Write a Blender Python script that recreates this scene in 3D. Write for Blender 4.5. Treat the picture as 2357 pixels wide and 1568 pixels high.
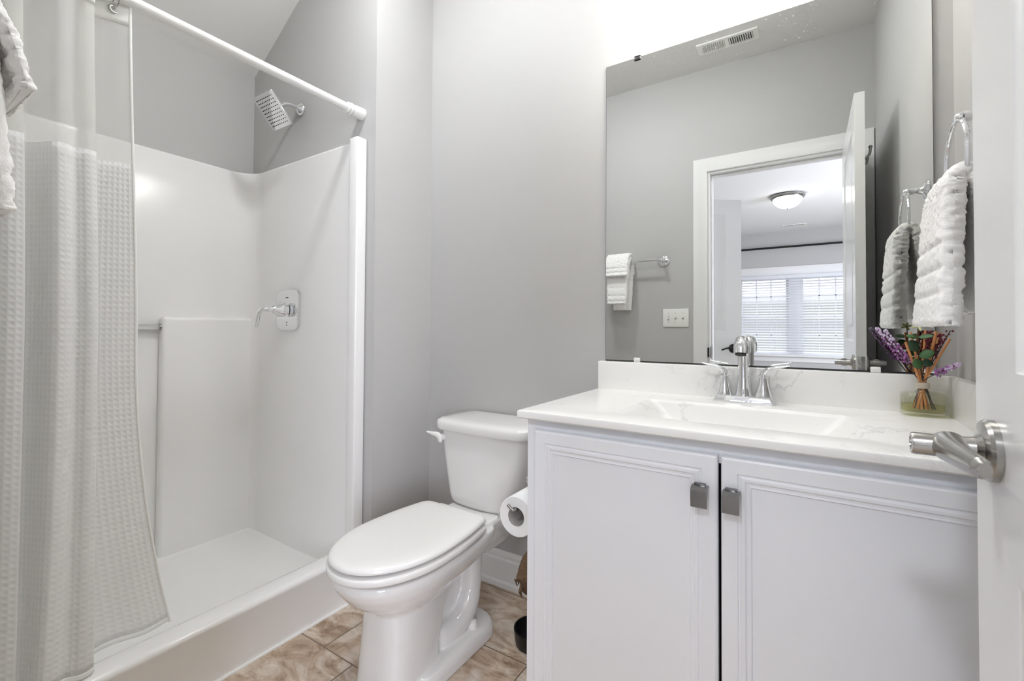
import bpy, bmesh, math, random
from mathutils import Vector, Matrix, noise
random.seed(7)
for o in list(bpy.data.objects): bpy.data.objects.remove(o)
S = bpy.context.scene
C = S.collection
PI = math.pi

# ------------------------------------------------------------------ camera
W_PX, H_PX = 2357, 1568
F_PX, YAW, PITCH, ROLL, CY = 1048.18, .574, .0182, .006, 740.48
CAM_Z = 1.045
cy, sy, cp, sp, cr, sr = math.cos(YAW), math.sin(YAW), math.cos(PITCH), math.sin(PITCH), math.cos(ROLL), math.sin(ROLL)
vR = Vector((cy, sy, 0)); vF = Vector((-cp*sy, cp*cy, sp)); vU = Vector((sp*sy, -sp*cy, cp))
vX = cr*vR + sr*vU; vY = -sr*vR + cr*vU; vZ = -vF
cd = bpy.data.cameras.new('camera'); cam = bpy.data.objects.new('camera', cd); C.objects.link(cam)
cam.matrix_world = Matrix(((vX.x, vY.x, vZ.x, 0), (vX.y, vY.y, vZ.y, 0), (vX.z, vY.z, vZ.z, CAM_Z), (0, 0, 0, 1)))
cd.sensor_width = 36; cd.sensor_fit = 'HORIZONTAL'; cd.lens = F_PX/W_PX*36
cd.shift_y = -(H_PX/2-CY)/W_PX; cd.clip_start = .01; cd.clip_end = 200
S.camera = cam

# ------------------------------------------------------------------ world, light levels, exposure
wd = bpy.data.worlds.new('overcast_sky'); S.world = wd; wd.use_nodes = True
bgn = wd.node_tree.nodes['Background']; _t = wd.node_tree
_tc = _t.nodes.new('ShaderNodeTexCoord'); _sx = _t.nodes.new('ShaderNodeSeparateXYZ'); _rp = _t.nodes.new('ShaderNodeValToRGB')
_t.links.new(_tc.outputs['Generated'], _sx.inputs[0]); _t.links.new(_sx.outputs[2], _rp.inputs[0]); _t.links.new(_rp.outputs[0], bgn.inputs[0])
_rp.color_ramp.elements[0].position = .05; _rp.color_ramp.elements[0].color = (.125, .128, .13, 1)      # distant houses and trees
_rp.color_ramp.elements[1].position = .15; _rp.color_ramp.elements[1].color = (.93, .96, 1.0, 1)       # overcast sky
bgn.inputs[1].default_value = 4.6
L_CEIL, L_VANITY, L_BEDLAMP, L_SIDE_FILL, L_ENTRY_FILL, L_BATH_FILL = 190.0, 12.0, 9.0, 150.0, 23.0, 16.0
dl = bpy.data.lights.new('bedroom_side_fill', 'AREA'); dl.shape = 'RECTANGLE'; dl.size = 1.6; dl.size_y = 1.5
dl.energy = L_SIDE_FILL; dl.color = (.82, .855, 1.0)
dlo = bpy.data.objects.new('bedroom_side_fill', dl); C.objects.link(dlo)
dlo.location = (2.37, -2.75, 1.45); dlo.rotation_euler = (0, PI/2, 0)       # unseen fill light added at the bedroom's windowless side wall, shining in
el = bpy.data.lights.new('bedroom_entry_fill', 'AREA'); el.shape = 'DISK'; el.size = .32; el.energy = L_ENTRY_FILL; el.color = (.86, .91, 1.0)
elo = bpy.data.objects.new('bedroom_entry_fill', el); C.objects.link(elo); elo.location = (-.15, -1.18, 2.72)      # unseen fill disk added outside the doorway to brighten the cabinet fronts
vs = S.view_settings
S.display_settings.display_device = 'sRGB'
vs.view_transform = 'Standard'; vs.look = 'None'; vs.gamma = 1; vs.use_curve_mapping = False; vs.exposure = 0.24
S.cycles.max_bounces = 14; S.cycles.diffuse_bounces = 7; S.cycles.glossy_bounces = 6; S.cycles.transmission_bounces = 10
S.cycles.transparent_max_bounces = 16; S.cycles.caustics_reflective = False; S.cycles.caustics_refractive = False
S.cycles.sample_clamp_indirect = 6; S.cycles.use_denoising = True

# ------------------------------------------------------------------ materials
def srgb(r, g, b):
    f = lambda c: (c/12.92 if c <= .04045 else ((c+.055)/1.055)**2.4)
    return (f(r/255), f(g/255), f(b/255), 1)
def mat(name, col, rough=.5, metal=0., spec=.5, coat=0., coat_rough=.05, trans=0., ior=1.5, emit=None, estr=0., sss=0., sheen=0.):
    m = bpy.data.materials.new(name); m.use_nodes = True
    b = m.node_tree.nodes['Principled BSDF']
    b.inputs['Base Color'].default_value = col; b.inputs['Roughness'].default_value = rough
    b.inputs['Metallic'].default_value = metal; b.inputs['Specular IOR Level'].default_value = spec
    b.inputs['Coat Weight'].default_value = coat; b.inputs['Coat Roughness'].default_value = coat_rough
    b.inputs['Transmission Weight'].default_value = trans; b.inputs['IOR'].default_value = ior
    b.inputs['Sheen Weight'].default_value = sheen
    if emit: b.inputs['Emission Color'].default_value = emit; b.inputs['Emission Strength'].default_value = estr
    return m
class NT:
    def __init__(s, m): s.t = m.node_tree; s.b = s.t.nodes['Principled BSDF']
    def n(s, typ, **k):
        x = s.t.nodes.new(typ)
        for a, v in k.items():
            if a in x.inputs.keys() if isinstance(a, str) and a[0].isupper() else False: x.inputs[a].default_value = v
            else: setattr(x, a, v)
        return x
    def l(s, a, b): s.t.links.new(a, b)
    def math(s, op, a, b=None, c=None):
        x = s.t.nodes.new('ShaderNodeMath'); x.operation = op
        for i, v in enumerate((a, b, c)):
            if v is None: continue
            if isinstance(v, (int, float)): x.inputs[i].default_value = v
            else: s.l(v, x.inputs[i])
        return x.outputs[0]
def add_noise_bump(m, scale, strength, dist=.002, detail=3):
    q = NT(m); tc = q.n('ShaderNodeTexCoord'); no = q.n('ShaderNodeTexNoise'); no.inputs['Scale'].default_value = scale; no.inputs['Detail'].default_value = detail
    bp = q.n('ShaderNodeBump'); bp.inputs['Strength'].default_value = strength; bp.inputs['Distance'].default_value = dist
    q.l(tc.outputs['Object'], no.inputs['Vector']); q.l(no.outputs['Fac'], bp.inputs['Height']); q.l(bp.outputs['Normal'], q.b.inputs['Normal'])
    return m
M = {}
M['wall'] = add_noise_bump(mat('wall_paint', srgb(187, 186, 184), .55, spec=.35), 260, .08)
M['ceiling'] = add_noise_bump(mat('ceiling_paint', srgb(226, 225, 222), .8, spec=.2), 200, .12)
M['trim'] = mat('trim_enamel', srgb(232, 232, 230), .28, spec=.5)
M['door'] = mat('door_enamel', srgb(232, 232, 231), .22, spec=.5)
M['fiberglass'] = mat('white_fiberglass', srgb(239, 238, 236), .14, spec=.5)
M['porcelain'] = mat('porcelain', srgb(230, 229, 227), .08, spec=.55, coat=.5, coat_rough=.03)
M['seat'] = mat('seat_plastic', srgb(238, 237, 234), .18, spec=.5)
M['cabinet'] = mat('cabinet_paint', srgb(240, 241, 245), .32, spec=.4)
M['cabinet_shade'] = mat('cabinet_inner_shade', srgb(28, 28, 30), .8)
M['chrome'] = mat('chrome', (.86, .87, .88, 1), .05, metal=1)
M['nickel'] = mat('brushed_nickel', (.44, .43, .41, 1), .22, metal=1)
M['knob'] = mat('knob_nickel', (.22, .215, .21, 1), .2, metal=1)
M['bronze'] = mat('dark_bronze', (.03, .028, .03, 1), .35, metal=.8)
M['black'] = mat('black_plastic', srgb(22, 21, 21), .35)
M['nozzle'] = mat('nozzle_rubber', srgb(30, 30, 30), .6)
M['rod'] = mat('white_rod_enamel', srgb(236, 236, 233), .3)
M['plastic'] = mat('white_plastic', srgb(236, 236, 232), .3)
M['mirror'] = mat('mirror_silver', (.83, .845, .835, 1), .0, metal=1)
M['acrylic'] = mat('clear_acrylic', (.97, .98, .98, 1), .03, trans=1, ior=1.49)
M['paper'] = add_noise_bump(mat('tissue_paper', srgb(240, 240, 239), .95, spec=.1), 300, .3)
M['core'] = mat('card_core', srgb(190, 186, 180), .9)
M['shade_glow'] = mat('frosted_shade', srgb(250, 248, 242), .4, emit=(1, .99, .975, 1), estr=L_VANITY)
M['dome_glow'] = mat('frosted_dome', srgb(250, 250, 245), .4, emit=(1, .985, .96, 1), estr=L_BEDLAMP)
M['ceil_glow'] = mat('lamp_diffuser', srgb(250, 250, 245), .4, emit=(.955, .975, 1, 1), estr=L_CEIL)
M['bath_fill_glow'] = mat('bath_fill_dome', srgb(250, 250, 245), .4, emit=(.975, .985, 1, 1), estr=L_BATH_FILL)
M['carpet'] = add_noise_bump(mat('bedroom_carpet', srgb(196, 190, 182), 1, spec=.1), 400, .6, .004)
M['blind'] = mat('blind_slat', srgb(246, 247, 250), .45)
_q = NT(M['blind']); _tr = _q.n('ShaderNodeBsdfTranslucent'); _tr.inputs[0].default_value = srgb(246, 247, 250); _mx = _q.n('ShaderNodeMixShader'); _mx.inputs[0].default_value = .35
_q.l(_q.b.outputs[0], _mx.inputs[1]); _q.l(_tr.outputs[0], _mx.inputs[2]); _q.l(_mx.outputs[0], _q.t.nodes['Material Output'].inputs[0])
M['reed'] = add_noise_bump(mat('reed_wood', srgb(196, 134, 84), .7), 120, .3)
M['stem'] = mat('dry_stem', srgb(70, 52, 44), .8)
M['lavender'] = mat('lavender_florets', srgb(158, 104, 160), .8)
M['lavender_pale'] = mat('lavender_tip', srgb(216, 198, 224), .8)
M['berry'] = mat('berry_red', srgb(104, 18, 44), .5)
M['leaf'] = add_noise_bump(mat('leaf_green', srgb(58, 98, 52), .55), 180, .3)
M['leaf_dark'] = mat('leaf_dark_green', srgb(38, 66, 42), .55)
M['leaf_pale'] = mat('bud_pale_green', srgb(196, 206, 150), .6)
M['twine'] = add_noise_bump(mat('twine', srgb(196, 186, 172), .9), 400, .5)
M['brown'] = add_noise_bump(mat('brown_fibre', srgb(112, 88, 66), .9), 90, 1.0, .01)
M['caulk'] = mat('caulk', srgb(236, 235, 232), .5)
M['sock'] = mat('grille_shade', srgb(46, 46, 46), .8)

def thin_glass(name, tint, refl=.35):
    m = bpy.data.materials.new(name); m.use_nodes = True
    t = m.node_tree; t.nodes.remove(t.nodes['Principled BSDF']); out = t.nodes['Material Output']
    tr = t.nodes.new('ShaderNodeBsdfTransparent'); tr.inputs[0].default_value = tint; gl = t.nodes.new('ShaderNodeBsdfGlossy'); gl.inputs['Roughness'].default_value = .02
    lw = t.nodes.new('ShaderNodeLayerWeight'); lw.inputs['Blend'].default_value = .22; fr = t.nodes.new('ShaderNodeMath'); fr.operation = 'MULTIPLY_ADD'; fr.inputs[1].default_value = refl; fr.inputs[2].default_value = .03; t.links.new(lw.outputs['Facing'], fr.inputs[0]); mx = t.nodes.new('ShaderNodeMixShader')
    t.links.new(fr.outputs[0], mx.inputs[0]); t.links.new(tr.outputs[0], mx.inputs[1]); t.links.new(gl.outputs[0], mx.inputs[2]); t.links.new(mx.outputs[0], out.inputs[0])
    return m
M['pane'] = thin_glass('window_glass', (1, 1, 1, 1))
M['glass'] = thin_glass('bottle_glass', (.965, .97, .93, 1))
M['oil'] = thin_glass('scented_oil', (.86, .84, .60, 1), .12)

def tile_floor():
    m = mat('stone_look_tile', srgb(180, 165, 148), .38, spec=.4); q = NT(m)
    tc = q.n('ShaderNodeTexCoord'); mp = q.n('ShaderNodeMapping'); mp.inputs['Location'].default_value = (.1505, -.1685, 0)   # tile joints measured from the slab's own centre
    q.l(tc.outputs['Object'], mp.inputs['Vector'])
    br = q.n('ShaderNodeTexBrick'); br.offset = .242; br.offset_frequency = 2; br.squash = 1
    br.inputs['Scale'].default_value = 1; br.inputs['Brick Width'].default_value = .60; br.inputs['Row Height'].default_value = .297
    br.inputs['Mortar Size'].default_value = .0022; br.inputs['Mortar Smooth'].default_value = .2; br.inputs['Bias'].default_value = 0
    br.inputs['Color1'].default_value = (0, 0, 0, 1); br.inputs['Color2'].default_value = (1, 1, 1, 1); br.inputs['Mortar'].default_value = (.5, .5, .5, 1)
    q.l(mp.outputs[0], br.inputs['Vector'])
    # stone clouding: stretched noise, shifted per tile
    sc = q.n('ShaderNodeVectorMath'); sc.operation = 'MULTIPLY_ADD'; sc.inputs[1].default_value = (3.2, 3.2, 1); 
    sh = q.n('ShaderNodeVectorMath'); sh.operation = 'SCALE'; sh.inputs['Scale'].default_value = 9.0
    q.l(br.outputs['Color'], sh.inputs[0]); q.l(mp.outputs[0], sc.inputs[0]); q.l(sh.outputs[0], sc.inputs[2])
    rot = q.n('ShaderNodeMapping'); rot.inputs['Rotation'].default_value = (0, 0, .75); rot.inputs['Scale'].default_value = (1, 2.3, 1); q.l(sc.outputs[0], rot.inputs['Vector'])
    n1 = q.n('ShaderNodeTexNoise'); n1.inputs['Scale'].default_value = 1.6; n1.inputs['Detail'].default_value = 7; n1.inputs['Roughness'].default_value = .62; n1.inputs['Distortion'].default_value = 1.4
    q.l(rot.outputs[0], n1.inputs['Vector'])
    cr1 = q.n('ShaderNodeValToRGB'); e = cr1.color_ramp.elements
    e[0].position = .30; e[0].color = srgb(146, 122, 100); e[1].position = .72; e[1].color = srgb(228, 216, 202)
    k = e.new(.45); k.color = srgb(186, 164, 142); k = e.new(.56); k.color = srgb(210, 196, 180)
    q.l(n1.outputs['Fac'], cr1.inputs[0])
    n2 = q.n('ShaderNodeTexNoise'); n2.inputs['Scale'].default_value = 5; n2.inputs['Detail'].default_value = 6; n2.inputs['Distortion'].default_value = 2.2; q.l(rot.outputs[0], n2.inputs['Vector'])
    cr2 = q.n('ShaderNodeValToRGB'); cr2.color_ramp.elements[0].position = .36; cr2.color_ramp.elements[0].color = (.5, .44, .38, 1); cr2.color_ramp.elements[1].position = .47; cr2.color_ramp.elements[1].color = (1, 1, 1, 1)
    q.l(n2.outputs['Fac'], cr2.inputs[0])
    mx = q.n('ShaderNodeMixRGB', blend_type='MULTIPLY'); mx.inputs[0].default_value = .38; q.l(cr1.outputs[0], mx.inputs[1]); q.l(cr2.outputs[0], mx.inputs[2])
    gm = q.n('ShaderNodeMixRGB'); gm.inputs[2].default_value = srgb(118, 102, 86); q.l(br.outputs['Fac'], gm.inputs[0]); q.l(mx.outputs[0], gm.inputs[1])
    q.l(gm.outputs[0], q.b.inputs['Base Color'])
    bp = q.n('ShaderNodeBump'); bp.inputs['Strength'].default_value = .5; bp.inputs['Distance'].default_value = .002
    q.l(q.math('SUBTRACT', 1, br.outputs['Fac']), bp.inputs['Height']); q.l(bp.outputs[0], q.b.inputs['Normal'])
    return m
M['floor'] = tile_floor()

def marble():
    m = mat('cultured_marble', srgb(238, 237, 234), .28, spec=.45); q = NT(m)
    tc = q.n('ShaderNodeTexCoord'); n1 = q.n('ShaderNodeTexNoise'); n1.inputs['Scale'].default_value = 3.2; n1.inputs['Detail'].default_value = 9; n1.inputs['Roughness'].default_value = .68; n1.inputs['Distortion'].default_value = 1.2
    mp = q.n('ShaderNodeMapping'); mp.inputs['Scale'].default_value = (1.5, 1.0, 1.2); mp.inputs['Rotation'].default_value = (0, .5, .6); q.l(tc.outputs['Object'], mp.inputs[0]); q.l(mp.outputs[0], n1.inputs['Vector'])
    v = q.math('ABSOLUTE', q.math('SUBTRACT', n1.outputs['Fac'], .5))
    cr1 = q.n('ShaderNodeValToRGB'); cr1.color_ramp.elements[0].position = .0; cr1.color_ramp.elements[0].color = (1, 1, 1, 1); cr1.color_ramp.elements[1].position = .016; cr1.color_ramp.elements[1].color = (0, 0, 0, 1); q.l(v, cr1.inputs[0])
    n2 = q.n('ShaderNodeTexNoise'); n2.inputs['Scale'].default_value = 5; n2.inputs['Detail'].default_value = 2; q.l(tc.outputs['Object'], n2.inputs['Vector'])
    cr2 = q.n('ShaderNodeValToRGB'); cr2.color_ramp.elements[0].position = .52; cr2.color_ramp.elements[0].color = (0, 0, 0, 1); cr2.color_ramp.elements[1].position = .66; q.l(n2.outputs['Fac'], cr2.inputs[0])
    mx = q.n('ShaderNodeMixRGB'); mx.inputs[1].default_value = srgb(238, 237, 234); mx.inputs[2].default_value = srgb(196, 194, 192)
    q.l(q.math('MULTIPLY', q.math('MULTIPLY', cr1.outputs[0], cr2.outputs[0]), .8), mx.inputs[0]); q.l(mx.outputs[0], q.b.inputs['Base Color'])
    return m
M['marble'] = marble()

def waffle():
    m = mat('waffle_weave', srgb(249, 249, 248), .9, spec=.1); q = NT(m)
    tc = q.n('ShaderNodeTexCoord'); sx = q.n('ShaderNodeSeparateXYZ'); q.l(tc.outputs['UV'], sx.inputs[0])
    def cell(o, per): return q.math('POWER', q.math('ABSOLUTE', q.math('SINE', q.math('MULTIPLY', o, PI/per))), 1.5)
    a = cell(sx.outputs[0], .0125); b = cell(sx.outputs[1], .0145)
    h = q.math('SUBTRACT', 1, q.math('MULTIPLY', a, b))
    bp = q.n('ShaderNodeBump'); bp.inputs['Strength'].default_value = .65; bp.inputs['Distance'].default_value = .0021; q.l(h, bp.inputs['Height']); q.l(bp.outputs[0], q.b.inputs['Normal'])
    tr = q.n('ShaderNodeBsdfTranslucent'); tr.inputs[0].default_value = srgb(248, 248, 247); ms = q.n('ShaderNodeMixShader'); ms.inputs[0].default_value = .5
    out = q.t.nodes['Material Output']; q.l(q.b.outputs[0], ms.inputs[1]); q.l(tr.outputs[0], ms.inputs[2]); q.l(ms.outputs[0], out.inputs[0])
    return m
M['waffle'] = waffle()
def sheer():
    m = mat('sheer_voile', srgb(240, 240, 236), .9, spec=.1); q = NT(m)
    tr = q.n('ShaderNodeBsdfTranslucent'); tr.inputs[0].default_value = srgb(240, 240, 236); ms = q.n('ShaderNodeMixShader'); ms.inputs[0].default_value = .45
    tp = q.n('ShaderNodeBsdfTransparent'); m2 = q.n('ShaderNodeMixShader'); m2.inputs[0].default_value = .44
    out = q.t.nodes['Material Output']; q.l(q.b.outputs[0], ms.inputs[1]); q.l(tr.outputs[0], ms.inputs[2]); q.l(ms.outputs[0], m2.inputs[1]); q.l(tp.outputs[0], m2.inputs[2]); q.l(m2.outputs[0], out.inputs[0])
    return m
M['sheer'] = sheer()
M['hem'] = add_noise_bump(mat('curtain_hem_cloth', srgb(238, 238, 234), .9, spec=.1), 500, .2)
M['terry'] = add_noise_bump(mat('terry_cloth', srgb(247, 246, 244), 1.0, spec=.05, sheen=.15), 420, .5, .0018, 4)

# ------------------------------------------------------------------ mesh helpers
class MB:
    def __init__(s): s.bm = bmesh.new()
    def box(s, x0, x1, y0, y1, z0, z1, bev=0., seg=2, mx=None):
        b = bmesh.new()
        bmesh.ops.create_cube(b, size=1)
        for v in b.verts: v.co = Vector(((x0+x1)/2+v.co.x*(x1-x0), (y0+y1)/2+v.co.y*(y1-y0), (z0+z1)/2+v.co.z*(z1-z0)))
        if bev: bmesh.ops.bevel(b, geom=list(b.edges), offset=bev, segments=seg, affect='EDGES', profile=.5)
        if mx is not None: b.transform(mx)
        s._add(b); return s
    def _add(s, b):
        me = bpy.data.meshes.new('t'); b.to_mesh(me); s.bm.from_mesh(me); bpy.data.meshes.remove(me); b.free()
    def loft(s, rings, cap=True, closed=True, loop=False):
        vs_ = [[s.bm.verts.new(p) for p in r] for r in rings]; n = len(rings[0])
        R = len(rings)
        for i in range(R if loop else R-1):
            a, b = vs_[i], vs_[(i+1) % R]
            for j in range(n if closed else n-1):
                k = (j+1) % n
                s.bm.faces.new((a[j], a[k], b[k], b[j]))
        if cap and closed and not loop:
            s.bm.faces.new(list(reversed(vs_[0]))); s.bm.faces.new(vs_[-1])
        return s
    def tube(s, pts, rad, seg=16, cap=True, flat=None):
        pts = [Vector(p) for p in pts]; n = len(pts)
        rad = rad if isinstance(rad, (list, tuple)) else [rad]*n
        rings = []; up = None
        for i, p in enumerate(pts):
            t = (pts[min(i+1, n-1)]-pts[max(i-1, 0)]).normalized()
            if up is None:
                up = Vector((0, 0, 1)) if abs(t.z) < .9 else Vector((1, 0, 0))
            u = (up-t*up.dot(t)).normalized(); w = t.cross(u); up = u
            fu = flat if flat else 1
            rings.append([p+(u*math.cos(a)*fu+w*math.sin(a))*rad[i] for a in (2*PI*k/seg for k in range(seg))])
        return s.loft(rings, cap)
    def lathe(s, prof, origin, axis=(0, 0, 1), seg=32, cap=True):
        o = Vector(origin); t = Vector(axis).normalized()
        u = Vector((1, 0, 0)) if abs(t.x) < .9 else Vector((0, 1, 0)); u = (u-t*u.dot(t)).normalized(); w = t.cross(u)
        return s.loft([[o+t*h+(u*math.cos(a)+w*math.sin(a))*max(r, 1e-5) for a in (2*PI*k/seg for k in range(seg))] for r, h in prof], cap)
    def poly(s, pts): s.bm.faces.new([s.bm.verts.new(p) for p in pts]); return s
    def sphere(s, c, r, seg=10, sx=1, sy_=1, sz=1):
        b = bmesh.new(); bmesh.ops.create_uvsphere(b, u_segments=seg, v_segments=max(5, seg*2//3), radius=1)
        for v in b.verts: v.co = Vector(c)+Vector((v.co.x*r*sx, v.co.y*r*sy_, v.co.z*r*sz))
        s._add(b); return s
def thing(name, loc, label, cat, group=None, kind=None):
    o = bpy.data.objects.new(name, None); C.objects.link(o); o.location = loc; o.empty_display_size = .05
    if label: o['label'] = label
    if cat: o['category'] = cat
    if group: o['group'] = group
    if kind: o['kind'] = kind
    bpy.context.view_layer.update()
    return o
def obj(name, mb, m, parent=None, smooth=35, label=None, cat=None, group=None, kind=None, uv=None):
    bm = mb.bm
    if not uv: bmesh.ops.recalc_face_normals(bm, faces=bm.faces)
    if parent:
        off = Vector(parent.location) if parent.parent is None else Vector(parent.parent.location)+Vector(parent.location)
    else:
        xs = [v.co for v in bm.verts]; off = Vector(((min(v.x for v in xs)+max(v.x for v in xs))/2, (min(v.y for v in xs)+max(v.y for v in xs))/2, min(v.z for v in xs)))
    bmesh.ops.translate(bm, verts=bm.verts, vec=-off)
    me = bpy.data.meshes.new(name); bm.to_mesh(me); bm.free()
    me.materials.append(M[m] if isinstance(m, str) else m)
    if smooth:
        me.shade_smooth()
        if smooth < 180: me.set_sharp_from_angle(angle=math.radians(smooth))
    o = bpy.data.objects.new(name, me); C.objects.link(o)
    if parent: o.parent = parent
    else: o.location = off
    if label: o['label'] = label
    if cat: o['category'] = cat
    if group: o['group'] = group
    if kind: o['kind'] = kind
    return o
def struct(name, mb, m, parent=None, **k): return obj(name, mb, m, parent, kind=None if parent else 'structure', **k)
def catmull(P, n):
    P = [Vector(p) for p in P]; out = []
    for i in range(len(P)-1):
        a, b, c, d = P[max(i-1, 0)], P[i], P[i+1], P[min(i+2, len(P)-1)]
        for k in range(n):
            t = k/n; out.append(.5*((2*b)+(c-a)*t+(2*a-5*b+4*c-d)*t*t+(3*b-a-3*c+d)*t**3))
    out.append(P[-1]); return out
def arc(c, r, a0, a1, n, ax1, ax2):
    c, ax1, ax2 = Vector(c), Vector(ax1), Vector(ax2)
    return [c+(ax1*math.cos(a0+(a1-a0)*i/n)+ax2*math.sin(a0+(a1-a0)*i/n))*r for i in range(n+1)]

# ------------------------------------------------------------------ room
YW, XR, XL, YE, XS, YB, ZC = 1.563, .316, -1.461, 1.235, -2.395, .006, 2.73
ZK, SLOPE = 2.345, .66
struct('floor', MB().box(XS-.1, XR+.1, -.12, YW+.1, -.1, 0), 'floor')
struct('wall_back', MB().box(XL, XR+.1, YW, YW+.1, 0, ZC), 'wall')
struct('wall_right', MB().box(XR, XR+.1, YB, YW, 0, ZC), 'wall')
struct('wall_left', MB().box(XS-.1, XL, YE, YW+.1, 0, ZC), 'wall')
struct('wall_side', MB().box(XS-.1, XS, -.12, YE, 0, ZK+.02), 'wall')
DX0, DX1, DZ = -.515, .215, 2.05
struct('wall_front', MB().box(XS, DX0-.015, -.12, YB, 0, ZC).box(DX1+.015, XR+.1, -.12, YB, 0, ZC).box(DX0-.015, DX1+.015, -.12, YB, DZ+.015, ZC), 'wall')
xk = XS+(ZC-ZK)/SLOPE
struct('ceiling', MB().box(xk, XR+.1, -.12, YW+.1, ZC, ZC+.1), 'ceiling')
mb = MB(); mb.loft([[(XS-.1, y, ZK-.1*SLOPE), (xk, y, ZC), (xk, y, ZC+.1), (XS-.1, y, ZK-.1*SLOPE+.1)] for y in (-.12, YE)])
struct('ceiling_slope', mb, 'ceiling')

def base_profile(h=.143):   # (out, z)
    return [(0, 0), (.018, 0), (.018, .018), (.013, .028), (.013, h-.045), (.012, h-.035), (.008, h-.028), (.0085, h-.016), (.005, h-.006), (.003, h), (0, h)]
def baseboard(name, p0, p1, nrm):
    mb = MB(); n = Vector(nrm)
    mb.loft([[Vector(p)+n*o+Vector((0, 0, z)) for o, z in base_profile()] for p in (p0, p1)])
    return struct(name, mb, 'trim', smooth=20)
baseboard('baseboard_back', (XL+.019, YW, 0), (-.62, YW, 0), (0, -1, 0))
baseboard('baseboard_left', (XL, YE+.001, 0), (XL, YW, 0), (1, 0, 0))
baseboard('baseboard_front', (XL+.01, YB, 0), (-.618, YB, 0), (0, 1, 0))
baseboard('baseboard_right', (XR, .03, 0), (XR, 1.02, 0), (-1, 0, 0))

def casing(mb, side, y, out):    # mitred door casing as swept profile; out=+1/-1 along y
    prof = [(0, 0), (0, .010), (.006, .012), (.018, .010), (.045, .013), (.060, .017), (.082, .018), (.085, .014), (.085, 0)]
    x0, x1, z1 = DX0-.012, DX1+.012, DZ+.012
    path = [((x0, 0), (-1, 0)), ((x0, z1), (-1, 1)), ((x1, z1), (1, 1)), ((x1, 0), (1, 0))]
    mb.loft([[(px+dx*w, y+out*d, pz+dz*w) for w, d in prof] for (px, pz), (dx, dz) in path])
    return mb
struct('trim_1', casing(MB(), 0, YB, 1), 'trim', smooth=20)
struct('trim_2', casing(MB(), 0, -.12, -1), 'trim', smooth=20)
jm = MB()
jm.box(DX0-.014, DX0, -.119, YB-.001, 0, DZ+.014).box(DX1, DX1+.014, -.119, YB-.001, 0, DZ+.014).box(DX0, DX1, -.119, YB-.001, DZ, DZ+.014)
jm.box(DX0, DX0+.011, -.075, -.037, 0, DZ, .003).box(DX1-.011, DX1, -.075, -.037, 0, DZ, .003).box(DX0+.011, DX1-.011, -.075, -.037, DZ-.011, DZ, .003)
tj = struct('trim_3', jm, 'trim')
struct('strike_plate', MB().box(DX0-.001, DX0+.0015, -.034, -.004, .875, .945, .001).box(DX0-.011, DX0-.001, YB+.001, YB+.0165, .880, .940, .001), 'bronze', tj, label='dark metal strike plate')

# ------------------------------------------------------------------ doors
def panel_door(mb, x0, x1, w, panels, z1=2.04, z0=.012):
    """leaf in local frame: thickness x0..x1, width 0..w along +y; recessed panels on both faces"""
    ins = .009; zs = sorted({z0, z1, *[p for q in panels for p in q[2:]]}); st = sorted({0, w, *[p for q in panels for p in q[:2]]})
    mb.box(x0+ins, x1-ins, .002, w-.002, z0+.002, z1-.002)
    def hole(a0, a1, b0, b1):
        return any(a0 >= q[0]-1e-6 and a1 <= q[1]+1e-6 and b0 >= q[2]-1e-6 and b1 <= q[3]+1e-6 for q in panels)
    for i in range(len(st)-1):
        for j in range(len(zs)-1):
            if not hole(st[i], st[i+1], zs[j], zs[j+1]): mb.box(x0, x1, st[i], st[i+1], zs[j], zs[j+1])
    for a0, a1, b0, b1 in panels:
        for f, d in ((x0, 1), (x1, -1)):
            def ring(k, dep): return [(f+d*dep, a0+k, b0+k), (f+d*dep, a1-k, b0+k), (f+d*dep, a1-k, b1-k), (f+d*dep, a0+k, b1-k)]
            mb.loft([ring(0, 0), ring(.004, .003), ring(.014, .006), ring(.022, .0085), ring(.05, .0085), ring(.075, .003), ring(.076, .0028)], cap=False)
            mb.poly(ring(.076, .0028))
    return mb
def lever(mb, o, nrm, along, nick=1):
    """lever handle: rose, conical neck, boss and flattened lever arm"""
    o = Vector(o); n = Vector(nrm); a = Vector(along)
    mb.lathe([(.0335, 0), (.0335, .006), (.031, .0095), (.018, .011), (.0135, .016), (.0125, .028)], o, n, 40)
    mb.lathe([(.0125, .020), (.0125, .066), (.0118, .069), (.0075, .0695), (.0072, .067), (.001, .067)], o, n, 28)
    P = catmull([o+n*.036-a*.004, o+n*.037+a*.018, o+n*.036+a*.045, o+n*.034+a*.078, o+n*.031+a*.104], 8)
    N = len(P); rings = []
    for i, p in enumerate(P):
        t = i/(N-1); hz = .0165*(1-.42*t); hn = .018*(1-t)+.007*t
        if t > .93: hz *= .75; hn *= .75
        rings.append([p+n*math.cos(q)*hn+Vector((0, 0, 1))*math.sin(q)*hz for q in (2*PI*k/20 for k in range(20))])
    mb.loft(rings); return mb
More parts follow.
